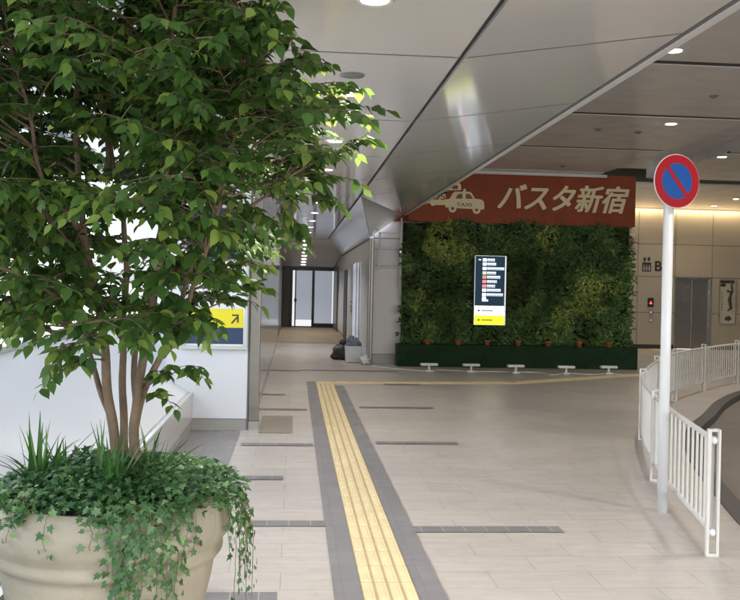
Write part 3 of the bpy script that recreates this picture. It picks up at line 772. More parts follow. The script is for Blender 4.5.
pts = [onz(x, y, .008) for x, y in [(372,366),(385,367.5),(400,369),(430,371),(440,369.8),(470,371.4),(490,371.5),(515,372),(540,372.5),(552,375),(566,373),(590,374.5),(608,373.5),(628,375)]]
w_.tube([tuple(p) for p in [Vector((q.x,q.y,.008)) for q in catmull([(p.x,p.y) for p in pts], 5)]], .009, 6)
tag(w_.build('power_cable', M['cable']), 'white power cable lying on the floor linking the floodlights', 'cable')

# ================================================================== ELEVATOR WALL
YE = 26.4
t = thing('elevator_wall', (0,0,0), 'beige panel wall with elevator at the back right behind the fence', 'wall')
xs0 = ony(676,250,YE).x; pwid = ony(713,250,YE).x-xs0
d0 = ony(674.5,300,YE).x; d1 = ony(711.5,300,YE).x; dz = ony(692,277.5,YE).z
zrows = [0.12, ony(690,347,YE).z if False else 1.07, dz, ony(690,245,YE).z, 4.13]
w_ = MB(); g = .008
for k in range(-6, 8):
    xa_ = d1+k*pwid if k >= 0 else d0+(k+1)*pwid-pwid
    if k == 0: xa_ = d1
    xb_ = xa_+pwid
    if k < 0: xa_ = d0+k*pwid; xb_ = xa_+pwid
    for z0, z1 in zip(zrows[:-1], zrows[1:]): w_.box(xa_+g, xb_-g, YE, YE+.05, z0+g, z1-g)
for z0, z1 in zip(zrows[2:-1], zrows[3:]): w_.box(d0+g, d1-g, YE, YE+.05, z0+g, z1-g)
w_.build('panel', M['beige'], t)
w_ = MB(); w_.box(5.2, d0, YE+.01, YE+.2, 0, RZ+.3); w_.box(d1, 20, YE+.01, YE+.2, 0, RZ+.3); w_.box(d0, d1, YE+.01, YE+.2, dz, RZ+.3)
w_.build('joint', M['beige_seam'], t)
w_ = MB(); w_.box(5.2, d0-.01, YE-.01, YE+.008, 0, .12); w_.box(d1+.01, 20, YE-.01, YE+.008, 0, .12); w_.build('baseboard', M['ceil_dark'], t)
t = thing('elevator', (0,YE,0), 'closed grey metal elevator doors set in the beige wall', 'elevator')
w_ = MB(); w_.box(d0+.03,(d0+d1)/2-.003,.10,.13,.01,dz-.03); w_.build('door', M['eldoor'], t)
w_ = MB(); w_.box((d0+d1)/2+.003,d1-.03,.10,.13,.01,dz-.03); w_.build('door', M['eldoor'], t)
w_ = MB(); w_.box(d0,d0+.03,0,.2,0,dz); w_.box(d1-.03,d1,0,.2,0,dz); w_.box(d0+.03,d1-.03,0,.2,dz-.03,dz); w_.build('frame', M['steel'], t)
def WP(px, py): q = ony(px, py, YE); return (q.x, q.z)
t = thing('elevator_letter', (*[WP(642,272)[0]], YE-.003, WP(642,271.5)[1]), 'dark elevator pictogram and letter B on the beige wall', 'sign')
w_ = MB()
w_.box(.0,.27,-.004,0,0,.27)
w_.build('pictogram_box', M['black'], t)
w_ = MB()
for k in range(3):
    cx = .055+k*.08; n = 12
    w_.prism([(cx+.018*math.cos(2*PI*j/n), .185+.018*math.sin(2*PI*j/n)) for j in range(n)], -.007, -.0045)
    w_.box(cx-.024,cx+.024,-.007,-.0045,.03,.155)
w_.build('pictogram_people', M['beige'], t)
w_ = MB()
w_.prism([(.04,.30),(.10,.30),(.10,.36),(.13,.36),(.07,.43),(.01,.36),(.04,.36)][::1], -.004, 0)
w_.prism([(.17,.43),(.23,.43),(.23,.37),(.26,.37),(.20,.30),(.14,.37),(.17,.37)], -.004, 0)
w_.build('pictogram_arrows', M['black'], t)
q = WP(654.8,271); q2 = WP(662,260)
text_obj('B', 1, M['black'], t, (q[0]-t.location.x, -.002, 0.02), offset=.02, extrude=.002, fitw=(q2[0]-q[0], .30))
a = WP(647.5,307); b = WP(653.5,298)
t = thing('call_panel', (a[0], YE, a[1]), 'black elevator floor indicator with a small red lit display', 'indicator')
w_ = MB(); w_.box(0,b[0]-a[0],-.02,-.001,0,b[1]-a[1]); w_.build('housing', M['black'], t)
w_ = MB(); w_.box(.05,.13,-.023,-.0205,.09,.12); w_.box(.075,.105,-.023,-.0205,.121,.17); w_.build('display', M['redled'], t)
for i, (y0, y1) in enumerate([(315.5,309.5),(323,317.5)]):
    a = WP(649,y0); b = WP(652.5,y1)
    t = thing('button_plate', (a[0], YE, a[1]), ['upper','lower'][i]+' small metal call button plate under the red indicator', 'button', 'elevator call buttons')
    w_ = MB(); w_.box(0,b[0]-a[0],-.015,-.001,0,b[1]-a[1]); w_.build('plate', M['steel'], t)
    w_ = MB(); w_.lathe([(.0001,.02),(.028,.02),(.03,.0)], 16); o = w_.build('button', M['swhite'], t); o.location = ((b[0]-a[0])/2,-.01,(b[1]-a[1])/2); o.rotation_euler = (PI/2,0,0)
a = WP(719,323.5); b = WP(735.5,280)
W = b[0]-a[0]; Hh = b[1]-a[1]
t = thing('wall_poster', (a[0], YE, a[1]), 'tall framed poster with a dark ink branch design right of the elevator', 'poster')
w_ = MB(); w_.box(0,W,-.02,-.001,0,Hh); w_.build('paper', M['poster'], t)
w_ = MB(); w_.box(-.02,0,-.03,0,-.02,Hh+.02); w_.box(W,W+.02,-.03,0,-.02,Hh+.02); w_.box(0,W,-.03,0,-.02,0); w_.box(0,W,-.03,0,Hh,Hh+.02); w_.build('frame', M['steel'], t)
w_ = MB()
w_.box(.0,W*.92,-.023,-.0205,Hh*.92,Hh*.985)
w_.tube([(W*.7,-.022,Hh*.95),(W*.78,-.022,Hh*.72),(W*.45,-.022,Hh*.75)], .035, 6)
w_.tube([(W*.72,-.022,Hh*.72),(W*.6,-.022,Hh*.55),(W*.7,-.022,Hh*.35),(W*.5,-.022,Hh*.3)], [.03,.055,.045,.02], 6)
w_.blob((W*.55,-.022,Hh*.12), (.09,.006,.07), amp=.5, seed=4); w_.blob((W*.2,-.022,Hh*.88), (.08,.006,.05), amp=.5, seed=2)
for k in range(7): w_.box(W*.12,W*.17,-.023,-.0205,Hh*(.3+.06*k),Hh*(.33+.06*k))
w_.build('ink_design', M['ink'], t)
w_ = MB(); w_.tube([(W*.66,-.027,Hh*.62),(W*.62,-.027,Hh*.5),(W*.7,-.027,Hh*.38)], [.02,.04,.03], 6); w_.build('green_design', M['inkgreen'], t)
m = MB(); m.box(5.3, 19, 26.18, 26.26, RZ+.03, RZ+.07)
tag(m.build('cove_light', M['cove']), 'warm cove light strip washing the top of the beige elevator wall', 'light')
for x in (7,9.5,12,14.5,17):
    li = bpy.data.lights.new('cove_wash', 'AREA'); li.shape = 'RECTANGLE'; li.size = 2.4; li.size_y = .06; li.energy = 8*EK; li.color = (1,.80,.50)
    lo = bpy.data.objects.new('cove_wash', li); C.objects.link(lo); lo.location = (x, 26.29, RZ+.02); lo.rotation_euler = (math.radians(12),0,0)
m = MB(); m.box(16, 16.2, -3, 26.4, -.1, RZ+.4)  # unseen wall added to keep daylight from entering on the right
tag(m.build('far_side_wall', mat('side_wall_paint', (.34,.31,.27), .6)), 'plain brown grey wall closing the taxi lane on the far right', 'wall')

# ================================================================== FENCE
FP_ = [(2.66,5.6),(3.19,7.84),(3.92,10.02),(4.92,12.08),(5.85,13.67),(6.97,15.13),(8.28,16.58),(9.8,17.8)]
t = thing('guard_fence', (0,0,0), 'curved white metal guard fence with vertical bars along the kerb', 'fence')
fc = catmull(FP_, 12)
for i, p in enumerate(FP_):
    q0 = Vector(FP_[max(i-1,0)]); q1 = Vector(FP_[min(i+1,len(FP_)-1)]); tg = (q1-q0).normalized()
    w_ = MB(); n2 = Vector((-tg.y, tg.x))
    def pb(a0, a1, z0, z1, th=.022):
        c = [Vector(p)+n2*a0-tg*th, Vector(p)+n2*a1-tg*th, Vector(p)+n2*a1+tg*th, Vector(p)+n2*a0+tg*th]
        v = [(k.x,k.y,z0) for k in c]+[(k.x,k.y,z1) for k in c]
        w_.add(v, [(0,3,2,1),(4,5,6,7),(0,1,5,4),(1,2,6,5),(2,3,7,6),(3,0,4,7)])
    pb(-.040,-.022,0,.80); pb(.022,.040,0,.80); pb(-.022,.022,.785,.80); pb(-.022,.022,0,.02)
    po = w_.build('post', M['fence'], t, bevel=.004)
    for z in (.73,.15):
        w_ = MB(); w_.blob((p[0],p[1],z),(.026,.026,.026),n=14,amp=0); w_.build('knob', M['pole'], po)
for i in range(len(FP_)-1):
    seg = fc[i*12:i*12+13]
    a = seg[0]; L = (seg[-1]-seg[0]).length; 
    w_ = MB()
    s0 = seg[0].lerp(seg[1], .12); s1 = seg[-1].lerp(seg[-2], .12); sg = [s0]+seg[1:-1]+[s1]
    for z in (.73,.15): w_.tube([(q.x,q.y,z) for q in sg], .019, 10)
    nb = 15
    for k in range(nb+1):
        u = .35+(len(sg)-1-.7)*k/nb; j = min(int(u), len(sg)-2); q = sg[j].lerp(sg[j+1], u-j)
        w_.tube([(q.x,q.y,.15),(q.x,q.y,.73)], .0095 if 0 < k < nb else .016, 8, cap=False)
    w_.build('rail_panel', M['fence'], t)

# ================================================================== NO PARKING SIGN
pb_ = onz(662,512)
c = ony(672,182,pb_.y)
t = thing('no_parking_sign', (pb_.x, pb_.y, 0), 'round red and blue no parking sign on a white pole beside the fence', 'road sign')
w_ = MB(); zc = c.z; w_.tube([(0,0,0),(0,0,zc+.1)], .038, 24); w_.build('pole', M['pole'], t)
w_ = MB(); w_.lathe([(.0001,.02),(.03,.018),(.038,.0)], 20, cz=zc+.1); w_.build('pole_cap', M['pole'], t)
ang = math.radians(14.5)
nrm = Vector((math.sin(ang), -math.cos(ang), 0))
f0 = bpy.data.objects.new('sign_face', None)
def plate(name, mb, mt, off):
    o = mb.build(name, mt, t); o.rotation_euler = (PI/2, 0, ang); o.location = (nrm.x*off+(c.x-pb_.x), nrm.y*off, zc); return o
bpy.data.objects.remove(f0)
w_ = MB(); w_.lathe([(.0001,-.003),(.202,-.003),(.202,.003),(.0001,.003)], 64, smooth=False); plate('sign_plate', w_, M['swhite'], .055)
w_ = MB(); w_.lathe([(.134,.0),(.198,.0),(.198,.001),(.134,.001),(.134,.0)], 64, smooth=False); plate('red_ring', w_, M['sred'], .0605)
w_ = MB(); w_.lathe([(.0001,.002),(.1335,.002)], 64); plate('blue_field', w_, M['sblue'], .0585)
w_ = MB(); a0 = math.radians(-50); dx, dy = math.cos(a0), math.sin(a0); hw = .0165; Ls = .137
v = [(-dx*Ls-dy*hw*-1,-dy*Ls+dx*hw*-1,.003),(dx*Ls-dy*hw*-1,dy*Ls+dx*hw*-1,.003),(dx*Ls-dy*hw,dy*Ls+dx*hw,.003),(-dx*Ls-dy*hw,-dy*Ls+dx*hw,.003)]
w_.add(v, [(0,1,2,3)]); plate('red_slash', w_, M['sred'], .0588)
w_ = MB(); w_.box(-.05,.05,.0,.05,-.02,.02); 
for dzz in (-.08,.08):
    w_ = MB(); w_.box(-.045,.045,-.045,.045,zc+dzz-.015,zc+dzz+.015); w_.build('clamp', M['steel'], t)

# ================================================================== BAGS AT THE CORNER
p = onz(342,359.5)
w_ = MB(); w_.blob((0,0,.17), (.20,.17,.19), n=20, amp=.35, seed=3); w_.blob((.02,0,.38),(.09,.08,.09), n=14, amp=.4, seed=8); w_.blob((-.13,.02,.08),(.13,.12,.09), n=14, amp=.3, seed=5)
o = w_.build('rubbish_bag', M['bagdark']); o.location = (p.x, p.y, 0); tag(o, 'lumpy dark grey bag on the floor left of the white crate', 'bag')
p = onz(353,363)
t = thing('plastic_crate', (p.x+.02,19.95,0), 'white plastic crate on the floor against the corner post', 'crate')
w_ = MB(); 
b0 = [(-.17,-.13),(.17,-.13),(.17,.13),(-.17,.13)]; b1 = [(-.19,-.15),(.19,-.15),(.19,.15),(-.19,.15)]; b2 = [(-.175,-.135),(.175,-.135),(.175,.135),(-.175,.135)]
v = [(x,y,0.01) for x,y in b0]+[(x,y,.36) for x,y in b1]+[(x,y,.36) for x,y in b2]+[(x,y,.06) for x,y in b2]
w_.add(v, [(0,3,2,1),(0,1,5,4),(1,2,6,5),(2,3,7,6),(3,0,4,7),(4,5,9,8),(5,6,10,9),(6,7,11,10),(7,4,8,11),(8,9,13,12),(9,10,14,13),(10,11,15,14),(11,8,12,15),(12,13,14,15)])
w_.build('tub', M['plasticw'], t)
w_ = MB(); w_.box(-.2,.2,-.16,-.151,.32,.36); w_.build('rim', M['plasticw'], t)
w_ = MB(); w_.blob((0,0,.40), (.16,.12,.12), n=18, amp=.45, seed=12); w_.blob((-.06,0,.5), (.07,.06,.09), n=12, amp=.5, seed=2)
o = w_.build('cloth_bundle', M['bluegrey']); o.location = (p.x+.02,19.95,0); tag(o, 'blue grey cloth bundle stuffed in the white crate', 'bundle')
w_ = MB(); w_.blob((0,0,.15), (.12,.11,.17), n=24, amp=.7, seed=21)
o = w_.build('white_bag', M['plasticw']); o.location = (p.x+.235, 19.42, 0) ; tag(o, 'small white plastic bag beside the crate at the corner post', 'bag')
o.scale = (.8,.7,.55); 

# ================================================================== OUTSIDE LEFT
def building(x, y, w, d, h, label, redsign=False):
    t = thing('office_building', (x, y, -.16), label, 'building', 'buildings outside the windows')
    w_ = MB(); w_.box(-d,0,-w/2,w/2,0,h); w_.build('wall', M['bld'], t)
    nf = int(h/3.6); nw = int(w/3)
    for f in range(nf):
        w_ = MB(); w_.box(.001,.04,-w/2+.8,w/2-.8,f*3.6+1.2,f*3.6+2.9); w_.build('window_band', M['bldglass'], t)
    w_ = MB()
    for k in range(nw+1):
        y_ = -w/2+k*(w/nw); w_.box(.045,.22,y_-.18,y_+.18,0,h)
    w_.build('fins', M['bld'], t)
    w_ = MB(); w_.box(-d-.2,.3,-w/2-.2,w/2+.2,h,h+.6); w_.build('parapet', M['bld'], t)
    if redsign:
        w_ = MB(); w_.box(.24,.5,-2.5,2.5,5.2,6.2); w_.build('red_signboard', M['outred'], t)
    return t
building(-50, 92, 26, 14, 15, 'pale office block with a red signboard outside the left windows', True)
building(-80, 170, 30, 16, 24, 'taller pale office block farther off outside the left windows')
building(-62, 40, 22, 14, 11, 'low pale office block nearest outside the left windows')
t = thing('barrier_board', (-9.5, 21.5, -.16), 'orange yellow barrier board standing outside the left window', 'barrier')
w_ = MB(); w_.box(-.9,.9,-.03,.03,.75,1.0); w_.build('board', M['outyellow'], t)
for x in (-.7,.7):
    w_ = MB(); w_.tube([(x,-.25,0),(x,0,.95),(x,.25,0)], .02); w_.build('leg', M['frame_al'], t)

# ================================================================== POT
TY = 3.62
pc = ony(111, 500, TY); PXc = pc.x
RR = .455
t = thing('stone_pot', (PXc, TY, 0), 'large beige stone pot with rolled rim in the left foreground', 'plant pot')
prof = [(.0001,.0),(.27,.0),(.285,.02),(.30,.10),(.345,.33),(.388,.52),(.398,.58),(.402,.60),(.418,.61),(.429,.625),(.431,.64),(.425,.655),(.430,.668),(.448,.69),(.459,.72),(.461,.755),(.453,.79),(.437,.825),(.42,.842),(.405,.844),(.398,.83),(.395,.79),(.395,.71)]
w_ = MB(); w_.lathe(prof, 96); w_.build('vessel', M['pot'], t)
w_ = MB(); w_.lathe([(.0001,.79),(.15,.795),(.28,.785),(.396,.78)], 40); w_.build('soil', M['soil'], t)
w_ = MB(); w_.lathe([(.370,.78),(.372,.82),(.380,.82),(.382,.78)], 60)
for k in range(12): w_.lathe([(.382,.784+k*.003),(.386,.7855+k*.003),(.382,.787+k*.003)], 48)
w_.build('liner', M['black'], t)

# ================================================================== TREE
tree = thing('potted_tree', (PXc, TY, .79), 'multi stemmed leafy tree growing in the large stone pot', 'tree')
TI = Vector((PXc, TY, .79))
def W3(px, py, dy=0): return ony(px, py, TY+dy)
trunk = MB(); skel = []
def limb(pts, r0, r1, n=10, record=True, sub=6):
    P = catmull(pts, sub); N = len(P)
    rad = [r0+(r1-r0)*(i/(N-1))**.8 for i in range(N)]
    Q = [p+Vector((noise.noise(p*6), noise.noise(p*6+Vector((5,0,0))), 0))*.008 for p in P]
    trunk.tube([tuple(q-TI) for q in Q], [r*(1+.08*noise.noise(q*14)) for r, q in zip(rad, Q)], n)
    if record: skel.append((Q, rad))
    return Q, rad
limb([W3(120,478,.02), W3(114,440,.02), W3(109,400,.0), W3(104,345,-.02), W3(97,300,-.05), W3(87,255,-.08), W3(81,210,-.06), W3(76,140,-.05), W3(78,60,.0), W3(82,-40,.02), W3(90,-160,.0)], .023, .007)
limb([W3(126,478,.05), W3(124,440,.08), W3(123,400,.10), W3(123,350,.13), W3(123,308,.15), W3(126,270,.18), W3(122,210,.2), W3(113,160,.15), W3(108,110,.12), W3(111,60,.1), W3(112,-40,.12), W3(120,-180,.1)], .018, .006)
limb([W3(134,482,-.02), W3(134,450,-.03), W3(133,428,-.03), W3(138,396,-.04), W3(147,334,-.06), W3(156,283,-.1), W3(162,240,-.12), W3(163,200,-.15), W3(168,130,-.2), W3(172,50,-.22), W3(180,-80,-.25)], .024, .007)
limb([W3(134,426,-.03), W3(141,400,-.02), W3(152,375,.0), W3(163,350,.02), W3(180,302,.05), W3(191,268,.07), W3(205,238,.06), W3(222,214,.05), W3(252,205,.02), W3(285,180,-.02)], .017, .005)
limb([W3(136,400,.1), W3(134,360,.14), W3(140,320,.22), W3(152,270,.3), W3(165,210,.36), W3(180,130,.4), W3(190,40,.42), W3(200,-80,.4)], .014, .005)
limb([W3(112,422,.0), W3(98,380,.1), W3(84,330,.2), W3(70,260,.28), W3(50,190,.32), W3(40,100,.36), W3(34,-20,.38)], .013, .004)
limb([W3(97,301,-.05), W3(84,262,-.10), W3(62,235,-.16), W3(42,212,-.22), W3(20,200,-.28), W3(-20,180,-.32)], .014, .005)
limb([W3(84,240,-.07), W3(70,215,-.12), W3(55,200,-.18), W3(38,165,-.25), W3(28,110,-.30), W3(10,40,-.3)], .014, .005)
limb([W3(163,356,.02), W3(172,345,-.08), W3(182,325,-.2), W3(192,290,-.3), W3(210,240,-.36), W3(225,180,-.4), W3(240,110,-.42), W3(248,20,-.42)], .012, .004)
limb([W3(205,238,.06), W3(222,180,.1), W3(240,120,.12), W3(262,60,.1), W3(272,0,.08)], .010, .004)
limb([W3(110,165,.14), W3(103,105,.1), W3(92,80,.06), W3(80,60,.0), W3(60,20,-.06)], .010, .004)
foliage = MB(); RT = random.Random(5)
def tleaf(p, d, L, tint):
    n = Vector((RT.gauss(0,.45), RT.gauss(-.25,.45), 1)).normalized()
    leaf(foliage, p-TI, d, n, L, L*RT.uniform(.52,.64), tint, fold=RT.uniform(.1,.4), droop=RT.uniform(.05,.3))
def hrand(): return Vector((RT.gauss(0,1), RT.gauss(0,1), 0)).normalized()
def inside(px, py):
    pl = ENV; c_ = False; j = len(pl)-1
    for i in range(len(pl)):
        if (pl[i][1] > py) != (pl[j][1] > py) and px < (pl[j][0]-pl[i][0])*(py-pl[i][1])/(pl[j][1]-pl[i][1])+pl[i][0]: c_ = not c_
        j = i
    return c_
ENV = [(-140,-170),(240,-170),(258,-60),(266,0),(266,38),(290,74),(306,92),(330,128),(326,150),(318,180),(290,200),(272,228),(246,250),(232,285),(205,325),(185,335),(160,345),(120,330),(60,345),(0,330),(-60,345),(-140,330)]
ENVW = [( W3(x,y).x, W3(x,y).z) for x, y in ENV]
ENV = ENVW
def twig(p, d, L, r=.0028, tb=.4, nl=None):
    nseg = 6; pts = [p.copy()]; dd = d.normalized()
    for i in range(nseg):
        dd = (dd+Vector((RT.gauss(0,.10), RT.gauss(0,.10), -.10+RT.gauss(0,.05)))).normalized(); pts.append(pts[-1]+dd*(L/nseg))
    trunk.tube([tuple(q-TI) for q in pts], [r*(1-.7*i/nseg) for i in range(nseg+1)], 4, cap=False)
    n = nl or max(4, int(L/.026)); side = 1
    for k in range(n+1):
        u = .15+.85*k/n; x = u*nseg; j = min(int(x), nseg-1); q = pts[j].lerp(pts[j+1], x-j); tg = (pts[j+1]-pts[j]).normalized()
        sd = tg.cross(Vector((0,0,1))); 
        if sd.length < .1: sd = hrand()
        sd.normalize(); side = -side
        dirn = tg*(.7 if k < n else 1.5)+sd*side*(.95 if k < n else 0)+Vector((RT.gauss(0,.15), RT.gauss(0,.15), -.50+RT.gauss(0,.28)))
        tleaf(q, dirn, RT.choice([.8,1,1,1.15])*RT.uniform(.041,.070)*(.8+.2*math.sin(u*PI)), min(1,max(0,tb+RT.gauss(0,.21)+(.12 if u > .8 else 0))))
def branch(p0, p1, r0, ntw, tb, tl=(.14,.28)):
    mid = p0.lerp(p1,.5)+Vector((0,0,.10*(p1-p0).length))+hrand()*.03
    P = [((1-t_)**2)*p0+2*t_*(1-t_)*mid+t_*t_*p1 for t_ in [i/8 for i in range(9)]]
    trunk.tube([tuple(q-TI) for q in P], [r0*(1-.72*i/8) for i in range(9)], 6, cap=False)
    for k in range(ntw):
        u = RT.uniform(.3,1); x = u*8; j = min(int(x),7); q = P[j].lerp(P[j+1],x-j); tg = (P[j+1]-P[j]).normalized()
        h = hrand(); d = (tg*.7+h*.9+Vector((0,0,RT.uniform(-.1,.25))))
        L = RT.uniform(*tl)
        e = q+d.normalized()*L
        if not inside(e.x, e.z): d = tg*.8+Vector((-.3,0,.2)); L *= .6
        twig(q, d, L, .0025, tb)
    twig(P[-1], (P[-1]-P[-2]), RT.uniform(*tl), .0025, tb)
allpts = [(q, r) for Q, rad in skel for q, r in zip(Q[8:], rad[8:]) if q.z > 1.42]
def attach(target):
    best = None; bs = 1e9
    for q, r in allpts:
        dv = target-q; h = math.hypot(dv.x, dv.y)
        s = abs(dv.z-.35*h)*1.3+h+RT.uniform(0,.12)
        if s < bs: bs = s; best = (q, r)
    return best
xs = [v[0] for v in ENVW]; zs = [v[1] for v in ENVW]
cnt = 0
while cnt < 430:
    x = RT.uniform(min(xs), max(xs)); z = RT.uniform(min(zs), max(zs))
    if not inside(x, z): continue
    hx = (x-TI.x-.05)/1.2; zc_ = (z-2.35)/1.0
    ext = .95*math.sqrt(max(.03, 1-hx*hx*.8))*(.55 if z < 1.75 else 1)
    y = TY+RT.uniform(-ext, ext)
    # photograph's window of gaps low in the crown
    if RT.random() < (.75 if z < 1.75 else .42 if z < 2.05 else .2 if z < 2.3 else 0): continue
    if x-TI.x > .75 and RT.random() < .35: continue
    tg = Vector((x,y,z)); q, r = attach(tg)
    if (tg-q).length > 1.0: tg = q+(tg-q).normalized()*1.0
    branch(q, tg, min(r*.6,.007), 9, RT.uniform(.25,.5)); cnt += 1
# particular sprays seen against the ceiling and wall
for (px,py,dy,n) in [(248,288,.0,8),(232,300,-.1,7),(252,262,.1,8),(236,275,.2,7),(268,10,.1,10),(278,40,.0,10),(345,88,.25,10),(356,118,.3,10),(366,140,.2,10),(345,178,.15,8),(326,88,.3,10),(312,64,.25,9),(330,150,.2,9),(318,196,.1,8),(335,105,.4,10),(350,150,.35,9),(300,80,.4,9),(300,225,.0,7),(290,180,-.3,9),(270,90,-.3,9),(292,125,-.2,9),(300,60,.1,8),(282,25,.0,9),(265,130,.2,8),(250,265,.1,7),(300,100,.15,9),(310,170,.2,8)]:
    tg = W3(px,py,dy); q, r = attach(tg); branch(q, tg, .006, n, .55, (.07,.13))
for (px,py,dy,n,qx,qy) in [(66,352,-.45,6,104,345),(60,372,-.40,5,104,360),(84,340,-.5,5,104,345),(192,370,-.28,3,140,392),(186,366,-.3,2,146,388),(200,322,-.3,5,175,320),(212,318,-.15,5,180,310),(190,322,-.35,5,163,345),(30,318,-.35,6,97,300),(10,300,-.3,6,90,270),(50,300,-.4,6,97,301),(140,330,-.45,4,145,345),(160,395,-.1,2,141,398)]:
    q = W3(qx,qy,-.03); branch(q, W3(px,py,dy), .004, n, .5, (.08,.16))
trunk.build('trunk', M['bark'], tree, fix=False)
foliage.build('foliage', M['treeleaf'], tree, fix=False)
print('tree leaves', len(foliage.f)//6)

# ================================================================== IVY AND GRASS PLANTS IN THE POT
ivy = thing('ivy_plant', (PXc, TY, .80), 'ivy covering the pot soil and trailing over the rim', 'ivy')
iv = MB(); ist = MB(); RI = random.Random(21)
star = [(0,-.05),(.20,-.22),(.50,-.12),(.36,.12),(.62,.42),(.28,.40),(0,1.0),(-.28,.40),(-.62,.42),(-.36,.12),(-.50,-.12),(-.20,-.22)]
def ivyleaf(p, d, n, L, tint):
    d = d.normalized(); s = d.cross(n)
    if s.length < .05: s = d.cross(Vector((.9,.2,.1)))
    s.normalize(); n = s.cross(d).normalized()
    q = RI.uniform(.12,.3)
    vs = [p+d*(L*.25)]+[p+d*(L*b)+s*(L*a*.85)-n*(L*q*(a*a+.35*b*b)) for a, b in star]
    iv.add(vs, [(0,i+1,(i+1) % 12+1) for i in range(12)], 0, tint)
def top_h(r, a): return .035+.115*max(0,1-(r/.47)**2)+.02*noise.noise(Vector((math.cos(a)*r*7, math.sin(a)*r*7, 2)))
for i in range(4900):
    a = RI.uniform(0,2*PI); r = .47*math.sqrt(RI.random()); cl = noise.noise(Vector((math.cos(a)*r*6, math.sin(a)*r*6, 9)))
    fr_ = max(0, -math.sin(a))
    if r > .385 and cl+.0 < 0.05 and math.cos(a) < .75: continue
    h = top_h(r,a)+RI.uniform(-.03,.035)
    if math.cos(a) > .55 and r > .3: h += .02; r *= RI.uniform(1,1.12)
    p = Vector((r*math.cos(a), r*math.sin(a), h))
    out = Vector((math.cos(a), math.sin(a), 0))
    d = out*.5+Vector((RI.gauss(0,.6), RI.gauss(0,.6), RI.gauss(-.1,.3)))
    n = Vector((RI.gauss(0,.35), RI.gauss(-.25,.35), 1))
    ivyleaf(p, d, n, RI.choice([.8,1,1.2])*RI.uniform(.016,.032), min(1,max(0,.45+.5*cl+RI.gauss(0,.18))))
def strand(a, r0, L, dens=.024, wob=.02, out=0, sz=(.024,.042)):
    P = []; r = r0; N = 26; a2 = a
    for i in range(N+1):
        u = i/N; s = u*(L+.12)
        if s < .12: rr = r0-.10+s; z = .045+.03*math.sin(s/.12*PI)
        else:
            zz = s-.12; z = .045-zz
            rr = r0+.028+out*math.sin(min(1,zz/.2)*PI/2)+(-.02 if zz > .1 else 0)
            if zz > .13 and out < .02: rr -= min(.05, (zz-.13)*.25)
        a2 += RI.gauss(0, wob*.35)
        P.append(Vector((rr*math.cos(a2), rr*math.sin(a2), z)))
    ist.tube([tuple(p) for p in P], .0013, 4, cap=False)
    tot = L+.12; n = int(tot/dens)
    for k in range(n):
        u = (k+RI.random()*.6)/n; x = u*N; j = min(int(x),N-1); p = P[j].lerp(P[j+1],x-j); o = Vector((math.cos(a2),math.sin(a2),0))
        sd = Vector((-o.y,o.x,0))*(1 if k % 2 else -1)
        hang = Vector((0,0,-1)) if u > .2 else Vector((o.x*.6,o.y*.6,-.1))
        pet = p+o*RI.uniform(.004,.022)+sd*RI.uniform(.004,.03)
        d = hang*.8+sd*.6+Vector((RI.gauss(0,.25),RI.gauss(0,.25),RI.gauss(0,.25)))
        ivyleaf(pet, d, o+Vector((0,0,.45))+Vector((RI.gauss(0,.3),RI.gauss(0,.3),RI.gauss(0,.2))), RI.uniform(*sz)*(1-.25*u), min(1,max(0,.5+RI.gauss(0,.18))))
        if k % 3 == 0: ist.tube([tuple(p), tuple(pet)], .0009, 3, cap=False)
# camera direction from the pot
ca = math.atan2(-TY, -PXc)
def A(deg): return ca+math.radians(deg)      # 0 = towards camera, positive = to the right
for deg, L in [(-2,.20),(2,.36),(5,.34),(8,.26),(10,.42),(13,.30),(16,.46),(19,.24),(22,.38),(26,.33),(30,.36),(34,.26),(38,.16),(-8,.10),(-24,.14),(-42,.10),(12,.20),(4,.26),(28,.20)]:
    strand(A(deg), .45, L)
for deg, L, o in [(64,.22,.03),(72,.30,.05),(80,.36,.06),(86,.30,.07),(92,.26,.08),(76,.40,.04),(98,.22,.08),(70,.16,.02),(84,.18,.04),(60,.12,.02)]:
    strand(A(deg), .45, L, out=o, dens=.017)
for k in range(3): strand(A(66+8*k), .46, .44, out=.04+.02*k, dens=.045)
iv.build('leaves', M['ivyleaf'], ivy, fix=False); ist.build('stems', mat('ivy_stem', (.12,.13,.05), .6), ivy, fix=False)
def tuft(px, py, dy, n, L, label, seed):
    rr = random.Random(seed); b = W3(px, py, dy); t = thing('grass_tuft', (b.x, b.y, .80), label, 'plant', 'grassy tufts in the stone pot')
    g = MB()
    for i in range(n):
        h = Vector((rr.gauss(0,1), rr.gauss(0,1), 0)).normalized(); l = rr.uniform(.6,1)*L; w = rr.uniform(.006,.011); lean = rr.uniform(.15,1.0)
        p = Vector((rr.gauss(0,.02), rr.gauss(0,.02), 0)); pts = []; d = (Vector((0,0,1))+h*lean*.5).normalized()
        for k in range(9): pts.append(p.copy()); p = p+d*(l/8); d = (d+h*.06*lean*2+Vector((0,0,-.13*lean))).normalized()
        sd = h.cross(Vector((0,0,1))); tn = rr.random()
        v = []
        for k, q in enumerate(pts):
            ww = w*(1-(k/8)**2*.95); v += [q+sd*ww, q+h*ww*.4-Vector((0,0,ww*.3)), q-sd*ww]
        fs = []
        for k in range(8): fs += [(k*3,k*3+1,k*3+4,k*3+3),(k*3+1,k*3+2,k*3+5,k*3+4)]
        g.add(v, fs, 0, tn, True)
    g.build('blades', M['grassleaf'], t, fix=False)
tuft(112,470,-.17,46,.36,'grassy tuft in front of the stems, the fullest of the pot',1)
tuft(152,462,-.02,34,.33,'grassy tuft right of the tree stems in the pot',2)
tuft(38,462,-.05,30,.38,'grassy tuft with long arching blades at the left of the pot',3)
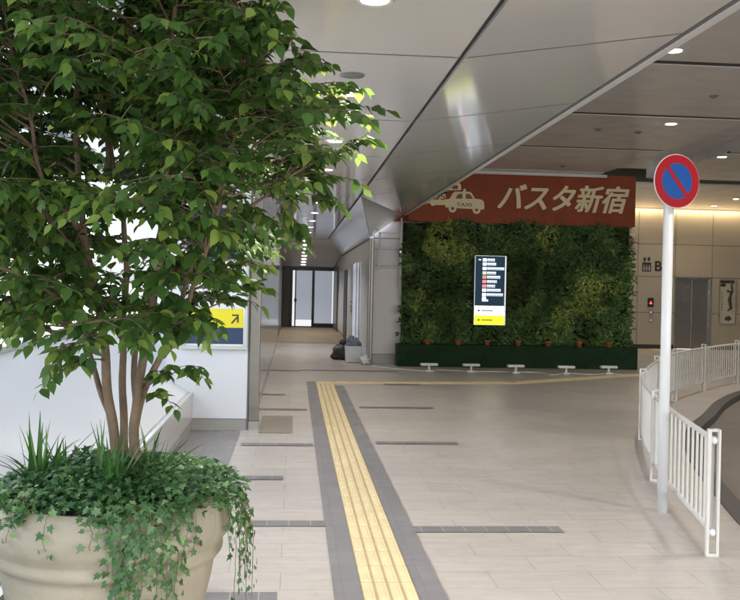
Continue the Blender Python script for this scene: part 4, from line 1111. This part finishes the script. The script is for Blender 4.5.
tuft(62,455,.12,24,.30,'small grassy tuft behind the ivy, left of the stems',4)

# ================================================================== CAMERA, LIGHT, WORLD
cam = bpy.data.cameras.new('camera'); co = bpy.data.objects.new('camera', cam); C.objects.link(co)
cam.sensor_fit = 'HORIZONTAL'; cam.sensor_width = 36; cam.lens = 36*FPX/740; cam.clip_start = .05; cam.clip_end = 3000
cam.shift_y = -(300-Y0)/740
fwd = Vector((math.sin(TH), math.cos(TH), 0)); right = Vector((math.cos(TH), -math.sin(TH), 0)); up = Vector((0,0,1))
xr = right*math.cos(ROLL)+up*math.sin(ROLL)*1.0
# image-right axis in level coordinates is (cos r, v'=-sin r) -> up by sin r
yu = -right*math.sin(ROLL)+up*math.cos(ROLL)
mw = Matrix((( xr.x, yu.x, -fwd.x, 0),(xr.y, yu.y, -fwd.y, 0),(xr.z, yu.z, -fwd.z, EYE),(0,0,0,1)))
co.matrix_world = mw
S.camera = co
w = bpy.data.worlds.new('World'); S.world = w; w.use_nodes = True
nt = w.node_tree; bg = nt.nodes['Background']
sky = nt.nodes.new('ShaderNodeTexSky'); sky.sky_type = 'NISHITA'; sky.sun_disc = False
sky.sun_elevation = math.radians(50); sky.sun_rotation = math.radians(100); sky.air_density = 1.2; sky.dust_density = 3
hs = nt.nodes.new('ShaderNodeHueSaturation'); hs.inputs['Saturation'].default_value = .35
nt.links.new(sky.outputs[0], hs.inputs['Color']); nt.links.new(hs.outputs[0], bg.inputs['Color'])
bg.inputs['Strength'].default_value = .15
sun = bpy.data.lights.new('sun', 'SUN'); sun.energy = 1.0; sun.angle = math.radians(12); sun.color = (1,.97,.92)
so = bpy.data.objects.new('sun', sun); C.objects.link(so)
az = math.radians(100); el = math.radians(50)
dv = Vector((math.sin(az)*math.cos(el), math.cos(az)*math.cos(el), math.sin(el)))
so.rotation_euler = dv.to_track_quat('Z', 'Y').to_euler()
S.view_settings.view_transform = 'Standard'; S.view_settings.look = 'None'; S.view_settings.gamma = 1; S.view_settings.use_curve_mapping = False
S.view_settings.exposure = EXPO
S.render.engine = 'CYCLES'
S.cycles.max_bounces = 9; S.cycles.diffuse_bounces = 5; S.cycles.transparent_max_bounces = 12
